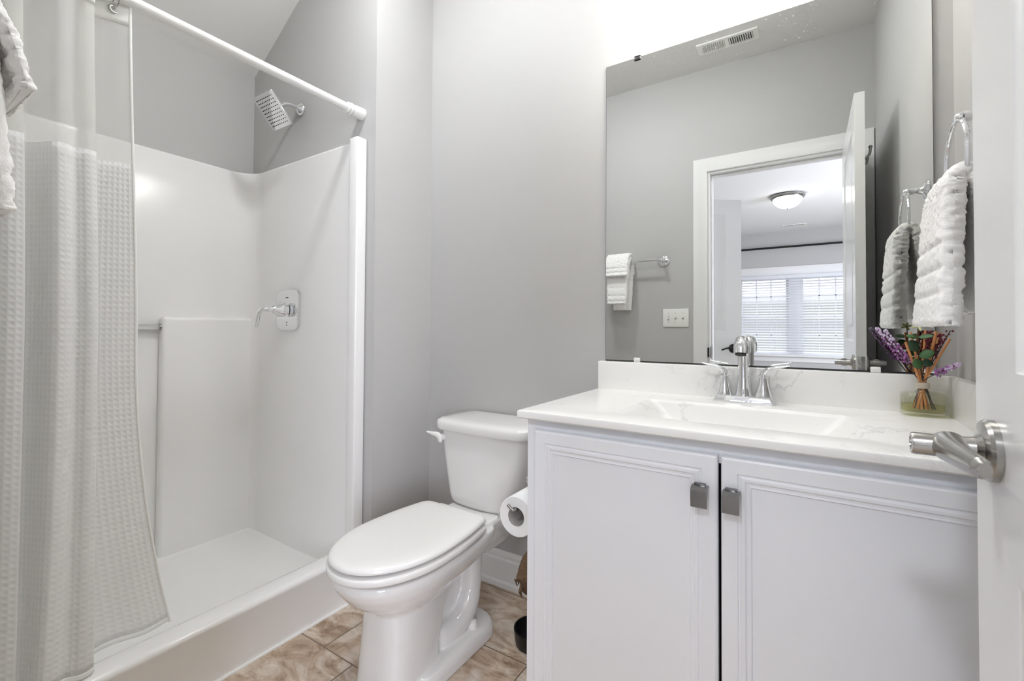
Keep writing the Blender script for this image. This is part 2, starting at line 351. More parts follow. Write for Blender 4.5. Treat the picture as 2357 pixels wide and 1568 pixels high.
# bathroom door, opened square into the room
DH = (.171, .012, 0)
d1 = thing('door_1', (.171, .012, 0), None, None, kind='structure')
mb = MB(); panel_door(mb, 0, .035, .753, [(.125, .628, .22, .80), (.125, .628, 1.005, 1.92)])
bmesh.ops.translate(mb.bm, verts=mb.bm.verts, vec=Vector(d1.location))
struct('door_leaf', mb, 'door', d1, smooth=25)
obj('door_handle', lever(MB(), (.171, .704, .916), (-1, 0, 0), (0, -1, 0)), 'nickel', d1)
obj('door_handle', lever(MB(), (.206, .704, .916), (1, 0, 0), (0, -1, 0)), 'nickel', d1)
obj('latch_plate', MB().box(.176, .201, .7645, .7662, .888, .944, .0006).box(.183, .194, .766, .775, .905, .927, .003), 'nickel', d1)
for z in (.25, 1.05, 1.85):
    obj('hinge', MB().lathe([(.006, 0), (.006, .09)], (.2105, .006+.006, z), (0, 0, 1), 12), 'nickel', d1)
hk = MB(); hk.box(.2055, .209, .515, .545, 1.80, 1.87, .001)
hk.tube(catmull([(.209, .53, 1.835), (.228, .53, 1.832), (.243, .53, 1.85), (.246, .53, 1.875)], 8), [.005]*24+[.004], 12).sphere((.246, .53, 1.88), .008)
hk.tube(catmull([(.209, .53, 1.82), (.222, .53, 1.805), (.232, .53, 1.81), (.234, .53, 1.825)], 8), .0045, 12).sphere((.234, .53, 1.828), .007)
obj('coat_hook', hk, 'nickel', d1)

# ------------------------------------------------------------------ bedroom behind the doorway
BY, BX0, BX1 = -5.77, -2.6, 2.4
struct('floor_bedroom', MB().box(BX0-.1, BX1+.1, BY-.12, -.12, -.1, 0), 'carpet')
struct('ceiling_bedroom', MB().box(BX0-.1, BX1+.1, BY-.12, -.12, ZC, ZC+.1), 'ceiling')
struct('wall_bedroom_left', MB().box(BX0-.1, BX0, BY-.1, -.12, 0, ZC), 'wall')
struct('wall_bedroom_right', MB().box(BX1, BX1+.1, BY-.1, -.12, 0, ZC), 'wall')
WX = [(-.985, -.247), (-.082, .656)]; WZ0, WZ1 = .66, 1.985
struct('wall_bedroom_far', MB().box(BX0, WX[0][0], BY-.12, BY, 0, ZC).box(WX[1][1], BX1, BY-.12, BY, 0, ZC).box(WX[0][0], WX[1][1], BY-.12, BY, 0, WZ0).box(WX[0][0], WX[1][1], BY-.12, BY, WZ1, ZC).box(WX[0][1], WX[1][0], BY-.12, BY, WZ0, WZ1), 'wall')
struct('wall_bedroom_near', MB().box(BX0, XS, -.12, -.02, 0, ZC).box(XR+.1, BX1, -.12, -.02, 0, ZC), 'wall')
struct('wall_closet', MB().box(-1.16, -1.075, -.30, -.121, 0, ZC), 'wall')
for i, (a, b) in enumerate(WX):
    w = thing('window_%d' % (i+1), (a/2+b/2, BY-.06, WZ0), None, None, kind='structure')
    f = MB(); f.box(a, a+.04, BY-.1, BY-.03, WZ0, WZ1).box(b-.04, b, BY-.1, BY-.03, WZ0, WZ1).box(a+.04, b-.04, BY-.1, BY-.03, WZ0, WZ0+.05).box(a+.04, b-.04, BY-.1, BY-.03, WZ1-.05, WZ1).box(a+.04, b-.04, BY-.1, BY-.03, 1.275, 1.325)
    for k in (1, 2):
        x = a+.04+(b-a-.08)*k/3; f.box(x-.009, x+.009, BY-.075, BY-.055, WZ0+.05, WZ1-.05)
    for z in ((WZ0+1.275)/2+.02, (1.325+WZ1)/2-.02): f.box(a+.04, b-.04, BY-.075, BY-.055, z-.009, z+.009)
    struct('window_frame', f, 'trim', w)
    struct('pane', MB().box(a+.03, b-.03, BY-.067, BY-.063, WZ0+.03, WZ1-.03), 'pane', w)
wt = MB(); wa, wb = WX[0][0], WX[1][1]
wt.box(wa-.1, wa, BY, BY+.02, WZ0, WZ1+.15, .004).box(wb, wb+.1, BY, BY+.02, WZ0, WZ1+.15, .004).box(wa, wb, BY, BY+.022, WZ1, WZ1+.15, .004).box(WX[0][1], WX[1][0], BY, BY+.02, WZ0, WZ1, .004)
wt.box(wa-.12, wb+.12, BY, BY+.09, WZ0-.03, WZ0, .006).box(wa-.1, wb+.1, BY, BY+.018, WZ0-.12, WZ0-.03, .004)
struct('trim_4', wt, 'trim')
a, b = WX[0][0]-.015, WX[1][1]+.015
t = thing('window_blind', ((a+b)/2, BY+.055, WZ0), 'wide white slatted blind over the bedroom window, seen in the mirror', 'blind')
obj('headrail', MB().box(a, b, BY+.026, BY+.084, WZ1-.055, WZ1+.002, .004), 'blind', t)
sl = MB(); n = 29; zt = WZ1-.072
for k in range(n):
    z = zt-k*(zt-WZ0-.04)/(n-1)
    sl.box(a+.004, b-.004, -.024, .024, -.0013, .0013, mx=Matrix.Translation((0, BY+.055, z)) @ Matrix.Rotation(math.radians(-27), 4, 'X'))
sl.box(a+.004, b-.004, BY+.032, BY+.078, WZ0+.004, WZ0+.024, .003)
obj('slats', sl, 'blind', t)
cdm = MB()
for x in (a+.14, -.42, .09, b-.14): cdm.box(x-.0012, x+.0012, BY+.080, BY+.082, WZ0+.02, WZ1-.05)
obj('cord', cdm, 'blind', t)
# curtain rod of the bedroom
t = thing('window_rod', (-.2, BY+.09, 2.45), 'thin black bare curtain rod high on the bedroom wall above the window', 'curtain rod')
obj('pole', MB().tube([(-1.35, BY+.09, 2.452), (1.05, BY+.09, 2.452)], .017), 'bronze', t)
for x in (-1.35, 1.05): obj('finial', MB().sphere((x, BY+.09, 2.452), .022, 16), 'bronze', t)
for x in (-1.3, 1.0): obj('bracket', MB().box(x-.01, x+.01, BY+.001, BY+.09, 2.44, 2.45).box(x-.015, x+.015, BY, BY+.006, 2.41, 2.48), 'bronze', t)
# bedroom ceiling lamp
lx, ly = -.19, -3.43
t = thing('ceiling_lamp', (lx, ly, ZC), 'flush ceiling lamp with glowing frosted bowl and metal rim in the bedroom', 'lamp')
obj('rim', MB().lathe([(.175, 0), (.190, -.012), (.188, -.026), (.170, -.034), (.176, -.042), (.160, -.050), (.150, -.050)], (lx, ly, ZC), seg=48), 'nickel', t)
obj('glass_bowl', MB().lathe([(.158, -.048), (.153, -.075), (.132, -.110), (.098, -.138), (.055, -.156), (.012, -.162), (.0, -.162)], (lx, ly, ZC), seg=48, cap=False), 'dome_glow', t, label='glowing frosted glass bowl')
obj('finial', MB().lathe([(.010, -.160), (.012, -.166), (.006, -.172), (0, -.174)], (lx, ly, ZC), seg=16), 'nickel', t)
def register(name, x0, x1, y0, y1, label, banks=2, n=11):
    t = thing(name, ((x0+x1)/2, (y0+y1)/2, ZC), label, 'vent')
    fr = MB(); z0 = ZC-.008
    fr.box(x0, x1, y0, y0+.022, z0, ZC, .002).box(x0, x1, y1-.022, y1, z0, ZC, .002).box(x0, x0+.025, y0+.022, y1-.022, z0, ZC).box(x1-.025, x1, y0+.022, y1-.022, z0, ZC).box((x0+x1)/2-.010, (x0+x1)/2+.010, y0+.022, y1-.022, z0, ZC)
    obj('frame', fr, 'plastic', t)
    obj('duct_shade', MB().box(x0+.02, x1-.02, y0+.02, y1-.02, ZC-.002, ZC-.0005), 'sock', t)  # flat dark sheet painting the shade behind the louvres
    lv = MB()
    for h in range(2):
        a = x0+.025 if h == 0 else (x0+x1)/2+.010; b = (x0+x1)/2-.010 if h == 0 else x1-.025
        for k in range(n):
            x = a+(b-a)*(k+.5)/n
            lv.box(-.0012, .0012, y0+.022, y1-.022, -.006, .006, mx=Matrix.Translation((x, 0, ZC-.008)) @ Matrix.Rotation(math.radians(35 if h == 0 else -35), 4, 'Y'))
    obj('louvres', lv, 'plastic', t)
    return t
register('air_vent', -.54, -.22, .185, .30, 'white rectangular louvred air register in the bathroom ceiling, reflected at top of mirror')
register('air_vent', -.32, .01, -5.36, -5.25, 'pale slim air register in the bedroom ceiling behind the round lamp')
# bedroom door leaf standing open
d2 = thing('door_2', (-1.05, -.305, 0), None, None, kind='structure')
ang = math.atan2(-.433, .618)
R2 = Matrix.Translation(d2.location) @ Matrix.Rotation(ang-PI/2, 4, 'Z')
mb = MB(); panel_door(mb, -.035, 0, .755, [(.12, .635, .22, .82), (.12, .635, 1.04, 1.93)]); bmesh.ops.transform(mb.bm, matrix=R2, verts=mb.bm.verts)
struct('door_leaf', mb, 'door', d2, smooth=25)
for s in (-1, 1):
    mb = MB(); o = Vector((0 if s < 0 else 0, 0, 0))
    base = Vector((-.035 if s < 0 else 0, .69, .915)); lever_m = MB()
    lever_m.lathe([(.034, 0), (.034, .006), (.028, .011), (.012, .013), (.011, .05)], base, (s, 0, 0), 28)
    lever_m.tube(catmull([base+Vector((s*.045, 0, 0)), base+Vector((s*.05, -.03, .004)), base+Vector((s*.048, -.07, .003)), base+Vector((s*.046, -.11, -.010))], 6), [.011]*6+[.008]*6+[.006]*7, 12)
    bmesh.ops.transform(lever_m.bm, matrix=R2, verts=lever_m.bm.verts)
    obj('door_handle', lever_m, 'bronze', d2, label='dark bronze lever handle')

# ------------------------------------------------------------------ shower
X1 = -1.466                                   # outer face of the curb
st = thing('shower_stall', (-1.93, .62, 0), 'white moulded fibreglass shower stall with raised threshold and lower corner ledge', 'shower')
ct = .183
def prof_pan():   # x,z section through threshold, floor, up to the long wall
    P = [(X1-.002, 0), (X1-.001, ct-.022)]
    P += [(X1-.018+.018*math.cos(a)+.001, ct-.018+.018*math.sin(a)) for a in (0, .4, .8, 1.2, PI/2)]
    P += [(-1.535, ct-.002), (-1.548, ct-.006), (-1.556, ct-.016), (-1.585, .085), (-1.596, .068), (-1.612, .058), (-1.64, .055), (-1.95, .047), (-2.30, .055), (-2.335, .062), (-2.352, .075), (-2.362, .10), (XS+.02, .12), (XS+.004, .12), (XS+.004, 0)]
    return P
mb = MB(); mb.loft([[(x, y, z) for x, z in prof_pan()] for y in [YB+.002, .3, .6, .9, YE-.002]])
obj('shower_pan', mb, 'fiberglass', st, smooth=80)
SZ = 1.822
def wallpath(r=.10):    # plan of the three-sided surround, inside face
    x0, y0, y1 = XS+.022, YB+.024, YE-.022
    P = [(-1.535, y0)] + [(-1.8, y0), (-2.1, y0), (x0+r+.012, y0)]
    P += [(x0+r+r*math.cos(a), y0+r+r*math.sin(a)) for a in [PI*1.5-PI/2*k/8 for k in range(9)]]
    P += [(x0, y) for y in (y0+r+.012, .3, .5, .7, .9, y1-r-.012)]
    P += [(x0+r+r*math.cos(a), y1-r+r*math.sin(a)) for a in [PI-PI/2*k/8 for k in range(9)]]
    P += [(x0+r+.012, y1), (-2.1, y1), (-1.8, y1), (-1.535, y1)]
    return P
inn = wallpath(); 
def outp(p): return (max(XS+.003, p[0]), p[1])
mb = MB(); rings = []
for k, (x, y) in enumerate(inn):
    # outward normal towards the room walls
    nx = ny = 0
    a, b = inn[max(k-1, 0)], inn[min(k+1, len(inn)-1)]
    tx, ty = b[0]-a[0], b[1]-a[1]; l = math.hypot(tx, ty); nx, ny = ty/l, -tx/l
    if (x+1.9)*nx+(y-.62)*ny < 0: nx, ny = -nx, -ny
    q = lambda d: (x+nx*d, y+ny*d)
    R = []
    for d, z in ((0, .035), (0, .05), (0, .9), (0, SZ-.012), (0, SZ-.006), (.002, SZ-.002), (.005, SZ), (.0185, SZ), (.0185, .9), (.0185, .035)):
        R.append((*q(d), z))
    rings.append(R)
mb.loft(rings); obj('surround_wall', mb, 'fiberglass', st, smooth=32)
for nm, y0, y1 in (('front_flange', YE-.052, YE-.003), ('front_flange', YB+.003, YB+.052)):
    mb = MB(); mb.box(-1.558, -1.508, y0, y1, ct-.01, SZ, .006, 3); obj(nm, mb, 'fiberglass', st)
# raised lower block at the far corner, and the matching one near the door, with the clear bar between
def ledge(y0, y1):
    mb = MB(); x0, x1 = XS+.02, XS+.072
    mb.box(x0, x1, y0, y1, .05, 1.093, .014, 4); return mb
obj('corner_ledge', ledge(.83, YE-.02), 'fiberglass', st)
obj('corner_ledge', ledge(YB+.022, .34), 'fiberglass', st)
obj('towel_bar', MB().tube([(-2.348, .345, 1.05), (-2.348, .826, 1.05)], .0105, 20), 'acrylic', st, label='clear acrylic towel bar')
obj('bar_socket', MB().lathe([(.013, 0), (.013, .006)], (-2.348, .8295, 1.05), (0, -1, 0), 20), 'nickel', st)
obj('bar_socket', MB().lathe([(.013, 0), (.013, .006)], (-2.348, .3405, 1.05), (0, 1, 0), 20), 'nickel', st)
obj('caulk_line', MB().tube([(X1+.001, YB+.02, .001), (X1+.001, YE-.01, .001)], .006, 8), 'caulk', st)

# curtain rod
RX, RZ = -1.542, 1.934
t = thing('shower_rod', (RX, .62, RZ), 'white tension shower curtain rod spanning the shower opening', 'curtain rod')
obj('tube', MB().tube([(RX, YB+.02, RZ), (RX, YE-.045, RZ)], .0155, 24), 'rod', t)
for y, s in ((YE, -1), (YB, 1)):
    obj('end_cap', MB().lathe([(.0235, .001), (.0240, .008), (.0225, .04), (.0195, .052)], (RX, y, RZ), (0, s, 0), 28), 'rod', t)
    obj('collar', MB().lathe([(.0185, .056), (.0225, .058), (.0225, .063), (.0185, .065), (.0185, .070), (.0215, .072), (.0215, .077), (.0165, .080)], (RX, y, RZ), (0, s, 0), 28), 'rod', t)

# shower curtain: one gathered sheet, sheer top and waffle body
MID = [(.490, .000), (.450, -.012), (.412, -.028), (.378, -.034), (.364, -.010), (.380, .026), (.398, .042), (.382, .050), (.357, .036), (.338, .052), (.316, .046), (.285, -.024), (.245, -.030), (.232, .000), (.256, .034), (.268, .044), (.235, .040), (.185, -.018), (.150, -.020), (.125, .030), (.108, .036), (.088, -.015), (.066, -.005)]
TOP = [(.462, .000), (.440, -.008), (.412, -.022), (.385, -.030), (.362, -.010), (.368, .018), (.380, .028), (.362, .032), (.342, .022), (.325, .032), (.305, .024), (.280, -.022), (.250, -.026), (.236, .000), (.246, .022), (.254, .030), (.228, .028), (.180, -.016), (.150, -.016), (.125, .022), (.108, .026), (.088, -.012), (.066, .000)]
BOT = [(.588, -.012), (.540, -.012), (.480, -.018), (.418, -.020), (.380, .000), (.390, .034), (.402, .052), (.378, .060), (.350, .050), (.325, .064), (.302, .058), (.280, .004), (.250, .000), (.238, .022), (.254, .048), (.264, .060), (.232, .052), (.185, .008), (.150, .006), (.125, .046), (.108, .050), (.088, .008), (.066, .010)]
ZT, ZM, ZBm = 1.925, 1.05, .192
def cur_row(z):
    if z >= ZM:
        t = (z-ZM)/(ZT-ZM); t = t*t*(3-2*t)*.4+t*.6; A, B = MID, TOP
        yA = lambda i: A[i][0]*(1-t)+B[i][0]*t; xA = lambda i: A[i][1]*(1-t)+B[i][1]*t
    else:
        t = (ZM-z)/(ZM-ZBm); ty = t**2.0; tx = t; A, B = MID, BOT
        yA = lambda i: A[i][0]*(1-ty)+B[i][0]*ty; xA = lambda i: A[i][1]*(1-tx)+B[i][1]*tx
    P = [(RX-.004+xA(i), yA(i), z) for i in range(len(MID))]
    return catmull(P, 9)
arcs = None
def curtain_part(z0, z1, n, off=0.0):
    bm = bmesh.new(); uvl = bm.loops.layers.uv.new('UVMap')
    rows = []
    for k in range(n+1):
        z = z0+(z1-z0)*k/n; row = cur_row(z)
        rows.append([bm.verts.new((p.x+off, p.y, z+.004*math.sin(p.y*45)*(1 if z < .25 else 0))) for p in row])
    ref = cur_row(ZM); L = [0]
    for a, b in zip(ref, ref[1:]): L.append(L[-1]+(b-a).length)
    for i in range(n):
        for j in range(len(L)-1):
            f = bm.faces.new((rows[i][j], rows[i][j+1], rows[i+1][j+1], rows[i+1][j]))
            for lp, (jj, ii) in zip(f.loops, ((j, i), (j+1, i), (j+1, i+1), (j, i+1))):
                lp[uvl].uv = (L[jj], z0+(z1-z0)*ii/n)
    m_ = MB(); m_.bm.free(); m_.bm = bm; return m_
t = thing('shower_curtain', (RX, .26, ZBm), 'white waffle weave shower curtain with sheer top bunched at the left', 'curtain')
def solid(o, th):
    md = o.modifiers.new('thickness', 'SOLIDIFY'); md.thickness = th; md.offset = 0; return o
solid(obj('waffle_panel', curtain_part(ZBm+.012, 1.49, 60), 'waffle', t, smooth=180, uv=True), .0022)
obj('sheer_panel', curtain_part(1.49, 1.868, 20), 'sheer', t, smooth=180, uv=True, label='sheer voile upper panel')
solid(obj('top_band', curtain_part(1.866, ZT-.006, 4), 'hem', t, smooth=180, uv=True), .003)
solid(obj('bottom_hem', curtain_part(ZBm, ZBm+.0125, 3), 'hem', t, smooth=180, uv=True), .003)
e = MB(); e.tube([cur_row(ZBm+(1.92-ZBm)*k/40)[0] for k in range(41)], .0035, 8); obj('side_seam', e, 'hem', t)
for y in (.430, .300, .165, .080):
    x = min(cur_row(1.9), key=lambda p: abs(p.y-y)); g = MB()
    g.loft([[x+Vector((math.copysign(.002, 1), 0, 0))+Vector((0, math.cos(b)*(.0095+.0035*math.cos(a)), math.sin(b)*(.0095+.0035*math.cos(a))))+Vector((.0025*math.sin(a), 0, 0)) for a in (2*PI*k/8 for k in range(8))] for b in (2*PI*k/24 for k in range(24))], cap=False, loop=True)
    obj('grommet', g, 'nickel', t)
    h = MB(); ring = arc((RX, 0, RZ-.012), .0245, -PI/2+.25, PI*1.5-.25, 28, (1, 0, 0), (0, 0, 1)); ring = [Vector((p.x, x.y, p.z)) for p in ring]
    h.tube(ring, .0014, 8)
    o = obj('curtain_hook', h, 'nickel', None, label='thin metal curtain hook through the grommet %s' % {.430: 'at the free right end of the shower curtain', .300: 'second from the right end of the curtain', .165: 'third from the right end of the curtain', .080: 'nearest the door wall'}[y], cat='curtain hook', group='hooks along the shower curtain rod')

# shower head
t = thing('shower_sprayer', (-1.98, YE, 2.06), 'square chrome rain shower head on a short curved wall arm', 'shower head')
obj('wall_flange', MB().lathe([(.031, .001), (.031, .004), (.026, .012), (.014, .020), (.012, .022)], (-1.98, YE, 2.07), (0, -1, 0), 32), 'chrome', t)
obj('arm', MB().tube(catmull([(-1.98, YE-.004, 2.07), (-1.98, 1.195, 2.072), (-1.98, 1.160, 2.064), (-1.98, 1.136, 2.046), (-1.98, 1.122, 2.028)], 8), .0098, 18), 'chrome', t)
pc = Vector((-1.979, 1.097, 2.005)); n_ = Vector((0, -.75, -.66)).normalized(); e1 = Vector((1, .0, -.0)); e2 = n_.cross(e1).normalized()
PM = Matrix(((e1.x, e2.x, n_.x, pc.x), (e1.y, e2.y, n_.y, pc.y), (e1.z, e2.z, n_.z, pc.z), (0, 0, 0, 1)))
obj('ball_joint', MB().lathe([(.011, -.032), (.016, -.026), (.018, -.018), (.022, -.010), (.022, -.004)], pc, n_, 24), 'chrome', t)
pl = MB(); pl.box(-.0735, .0735, -.0735, .0735, -.008, 0, .002, 2, mx=PM); obj('spray_plate', pl, 'chrome', t)
nz = MB()
for i in range(9):
    for j in range(9):
        nz.lathe([(.0024, 0), (.0022, .0016), (.0008, .0018)], PM @ Vector((-.056+.014*i, -.056+.014*j, 0)), n_, 8)
o = obj('nozzles', nz, 'nozzle', t, label='grid of small black nozzles')

# shower valve
vx, vy, vz = -2.02, YE-.022, 1.131
t = thing('shower_valve', (vx, vy, vz), 'chrome shower valve plate with bent lever on the end wall', 'valve')
def bowed(d, k):
    P = []; w, h = .094-k, .094-k
    for a in range(64):
        q = 2*PI*a/64; c, s_ = math.cos(q), math.sin(q); m_ = max(abs(c), abs(s_)); n5 = (abs(c)**7+abs(s_)**7)**(1/7)
        x, z = c/n5, s_/n5
        P.append((vx+x*(w*.98-.0*k), vy-d, vz+z*h*(1-.055*x*x)))
    return P
mb = MB(); mb.loft([bowed(.0, 0), bowed(.006, 0), bowed(.0085, .003), bowed(.0095, .008)]); obj('escutcheon', mb, 'chrome', t)
hd = MB()
def sq(y, r, k=4):
    P = []
    for a in range(32):
        q = 2*PI*a/32; c, s_ = math.cos(q), math.sin(q); n5 = (abs(c)**k+abs(s_)**k)**(1/k); P.append((vx+r*c/n5, y, vz+r*s_/n5))
    return P
hd.loft([sq(vy-.012, .024), sq(vy-.030, .0245), sq(vy-.033, .034), sq(vy-.038, .034), sq(vy-.045, .030, 3), sq(vy-.062, .021, 2.6), sq(vy-.080, .014, 2.2), sq(vy-.092, .0115, 2), sq(vy-.098, .0125, 2), sq(vy-.104, .0105, 2)])
hd.tube(catmull([(vx, vy-.100, vz), (vx-.004, vy-.112, vz), (vx-.018, vy-.120, vz-.006), (vx-.030, vy-.124, vz-.026), (vx-.034, vy-.127, vz-.054), (vx-.036, vy-.131, vz-.080)], 6), [.0105]*12+[.0095]*12+[.009]*7, 16)
obj('handle', hd, 'chrome', t)
for a, b, c, d in ((-.010, .010, .055, .059), (-.002, .002, -.062, -.054), (-.004, .004, -.072, -.069), (.026, .030, .024, .028)):
    obj('marking', MB().box(vx+a, vx+b, vy-.0101, vy-.0094, vz+c, vz+d), 'nozzle', t)

# ------------------------------------------------------------------ toilet
tx = -1.028
t = thing('toilet', (tx, 1.2, 0), 'white two-piece toilet with closed oval lid between shower and vanity', 'toilet')
def egg(y0, y1, hw, n=56, yc=None, kb=.82, ef=2.1, cb=.03, z=0):
    """outline: pointed-oval front at y0, nearly straight back at y1"""
    yc = yc if yc is not None else y0+(y1-y0)*.52
    L = []; half = []
    for i in range(n//2+1):
        f = i/(n//2); y = yc-(yc-y0)*math.cos(f*PI/2) if f <= 1 else 0
        half.append((hw*(1-((yc-y)/(yc-y0))**ef)**(1/ef) if y > y0 else 0, y))
    m2 = 10
    for i in range(1, m2+1):
        y = yc+(y1-cb-yc)*i/m2; half.append((hw*(1-(1-kb)*((y-yc)/(y1-yc))**2), y))
    xb = half[-1][0]
    for i in range(1, 6):
        a = PI/2*i/5; half.append((xb-cb*(1-math.cos(a)), y1-cb+cb*math.sin(a)))
    pts = [(tx+x, y, z) for x, y in half]+[(tx-x, y, z) for x, y in reversed(half[1:])]
    return pts
def eggr(z, k=0, y0=.762, y1=1.238, hw=.166): return egg(y0+k, y1-k*.6, hw-k, yc=1.0, z=z)
ld = MB(); ld.loft([eggr(.4115, .012), eggr(.4118, .002), eggr(.4135, 0), eggr(.418, 0), eggr(.4235, .003), eggr(.427, .009), eggr(.4295, .02), eggr(.431, .05), eggr(.4315, .10)])
obj('lid', ld, 'seat', t, smooth=60)
se = MB(); se.loft([eggr(.3805, .014, y0=.757, hw=.169), eggr(.3815, .003, y0=.757, hw=.169), eggr(.386, 0, y0=.757, hw=.169), eggr(.397, 0, y0=.757, hw=.169), eggr(.3995, .0015, y0=.757, hw=.169), eggr(.4020, .005, y0=.757, hw=.169), eggr(.4030, .02, y0=.757, hw=.169)])
obj('seat', se, 'seat', t, smooth=60)
for s in (-1, 1): obj('hinge', MB().box(tx+s*.075-.022, tx+s*.075+.022, 1.236, 1.268, .385, .414, .006, 3), 'seat', t)
bw = MB()
def sec(z, y0, y1, hw, ef=2.2, kb=.8, cb=.03, yc=None): return egg(y0, y1, hw, yc=yc, ef=ef, kb=kb, cb=cb, z=z)
bw.loft([sec(.371, .778, 1.30, .160, yc=1.0), sec(.352, .774, 1.30, .162, yc=1.0), sec(.33, .785, 1.29, .157, yc=1.0), sec(.30, .808, 1.26, .143, yc=1.0), sec(.276, .836, 1.22, .123, yc=1.0), sec(.258, .862, 1.18, .104, yc=1.0), sec(.243, .883, 1.13, .091, ef=2.8, yc=1.0), sec(.16, .880, 1.10, .091, ef=3.2, yc=.985), sec(.09, .874, 1.08, .093, ef=3.2, yc=.975), sec(.0, .866, 1.08, .097, ef=3.2, yc=.965)])
# rear web, deck, foot
bw.box(tx-.034, tx+.034, 1.02, 1.30, 0, .36, .02, 4)
def rr(z, y0, y1, hw, c=.03):
    P = []
    for cx, cy_, a0 in ((hw-c, y1-c, 0), (-(hw-c), y1-c, PI/2), (-(hw-c), y0+c, PI), (hw-c, y0+c, PI*1.5)):
        for k in range(6):
            a = a0+PI/2*k/5; P.append((tx+cx+c*math.cos(a), cy_+c*math.sin(a), z))
    return P
bw.loft([rr(.385, 1.225, 1.545, .112), rr(.372, 1.215, 1.548, .118), rr(.345, 1.22, 1.545, .114), rr(.30, 1.27, 1.52, .095), rr(.25, 1.31, 1.46, .07)])
bw.loft([rr(.0, .93, 1.340, .129, .075), rr(.030, .93, 1.338, .127, .075), rr(.045, .935, 1.332, .120, .075), rr(.05, .95, 1.315, .105, .07)])
for s in (-1, 1):
    bw.tube(catmull([(tx+s*.020, 1.04, .085), (tx+s*.040, 1.105, .072), (tx+s*.050, 1.165, .072), (tx+s*.052, 1.22, .095), (tx+s*.050, 1.255, .15), (tx+s*.046, 1.268, .22), (tx+s*.040, 1.275, .30), (tx+s*.03, 1.275, .36)], 6), [.036]*6+[.040]*12+[.039]*6+[.036]*19, 20)
bo = obj('bowl', bw, 'porcelain', t, smooth=180)
rm = bo.modifiers.new('fuse', 'REMESH'); rm.mode = 'VOXEL'; rm.voxel_size = .0045; rm.use_smooth_shade = True
sm = bo.modifiers.new('relax', 'SMOOTH'); sm.factor = .5; sm.iterations = 7
for s in (-1, 1): obj('bolt_cap', MB().lathe([(.0165, .045), (.016, .062), (.0125, .072), (.006, .0755), (.0, .076)], (tx+s*.086, 1.225, 0), seg=20, cap=False), 'seat', t)
tk = MB(); tcx = -1.022
def tank(z, hw, yf, yb=1.548, c=.045, bow=.02):
    P = []
    N = 12
    # front bowed edge, rounded front corners, square back
    fr_ = [(-hw+c+(2*(hw-c))*k/N) for k in range(N+1)]
    for x in fr_: P.append((tcx+x, yf+bow*(x/hw)**2, z))
    yc_ = yf+bow*((hw-c)/hw)**2+c
    for k in range(1, 7):
        a = -PI/2+PI/2*k/6; P.append((tcx+hw-c+c*math.cos(a), yc_+c*math.sin(a), z))
    P += [(tcx+hw, yb-.012, z), (tcx+hw-.012, yb, z), (tcx-hw+.012, yb, z), (tcx-hw, yb-.012, z)]
    for k in range(0, 6):
        a = PI+PI/2*k/6; P.append((tcx-hw+c+c*math.cos(a), yc_+c*math.sin(a), z))
    return P
tk.loft([tank(.384, .110, 1.350), tank(.388, .126, 1.337), tank(.400, .139, 1.330), tank(.425, .147, 1.329), tank(.50, .166, 1.333), tank(.58, .186, 1.338), tank(.655, .199, 1.342)])
obj('tank', tk, 'porcelain', t, smooth=60)
tl = MB(); tl.loft([tank(.655, .204, 1.336), tank(.657, .212, 1.327, c=.05), tank(.664, .216, 1.324, c=.052), tank(.684, .217, 1.324, c=.052), tank(.693, .213, 1.329, c=.05), tank(.698, .204, 1.340, c=.05), tank(.701, .17, 1.37, c=.05), tank(.702, .10, 1.43, yb=1.5, c=.03)])
obj('tank_lid', tl, 'porcelain', t, smooth=60)
fl = MB(); fz = .630
fl.lathe([(.013, 0), (.013, .006), (.009, .012), (.009, .022)], (tcx-.168, 1.352, fz-.002), (0, -1, 0), 20)
P = catmull([(tcx-.166, 1.331, fz-.018), (tcx-.165, 1.329, fz-.006), (tcx-.170, 1.327, fz+.006), (tcx-.184, 1.325, fz+.011), (tcx-.202, 1.325, fz+.012), (tcx-.228, 1.327, fz+.015)], 6)
HW = [.009, .012, .0125, .0095, .0070, .0032]
rg = []
for i, p in enumerate(P):
    k = min(i//6, 4); g = (i-6*k)/6; w = HW[k]*(1-g)+HW[k+1]*g; tg = (P[min(i+1, len(P)-1)]-P[max(i-1, 0)]).normalized(); u = tg.cross(Vector((0, 1, 0))).normalized()
    if i == 0: w *= .5
    rg.append([p+Vector((0, .0065*math.cos(a), 0))+u*w*math.sin(a) for a in (2*PI*q/16 for q in range(16))])
fl.loft(rg)
obj('flush_lever', fl, 'seat', t)

# stand between toilet and vanity
t = thing('floor_stand', (-.775, 1.335, 0), 'dark stand with thin stem, brown ragged bundle and black dish base beside vanity', 'stand')
obj('base', MB().lathe([(.055, 0), (.062, .004), (.066, .030), (.068, .052), (.064, .052), (.060, .030), (.05, .012), (.0, .010)], (-.768, 1.335, 0), seg=36, cap=False), 'black', t)
obj('stem', MB().lathe([(.0045, .01), (.0045, .36), (.007, .365), (.0, .37)], (-.782, 1.335, 0), seg=12), 'black', t)
b = MB(); rings = []
for i in range(15):
    f = i/14; r = .044*math.sin(PI*(f*.86+.10))**.6
    rings.append([(-.782+r*math.cos(a)*(1+.22*noise.noise((math.cos(a)*1.7, math.sin(a)*1.7, f*6))), 1.335+r*math.sin(a)*(1+.22*noise.noise((math.cos(a)*1.7, math.sin(a)*1.7, f*6))), .165+.135*f) for a in (2*PI*k/28 for k in range(28))])
b.loft(rings); 
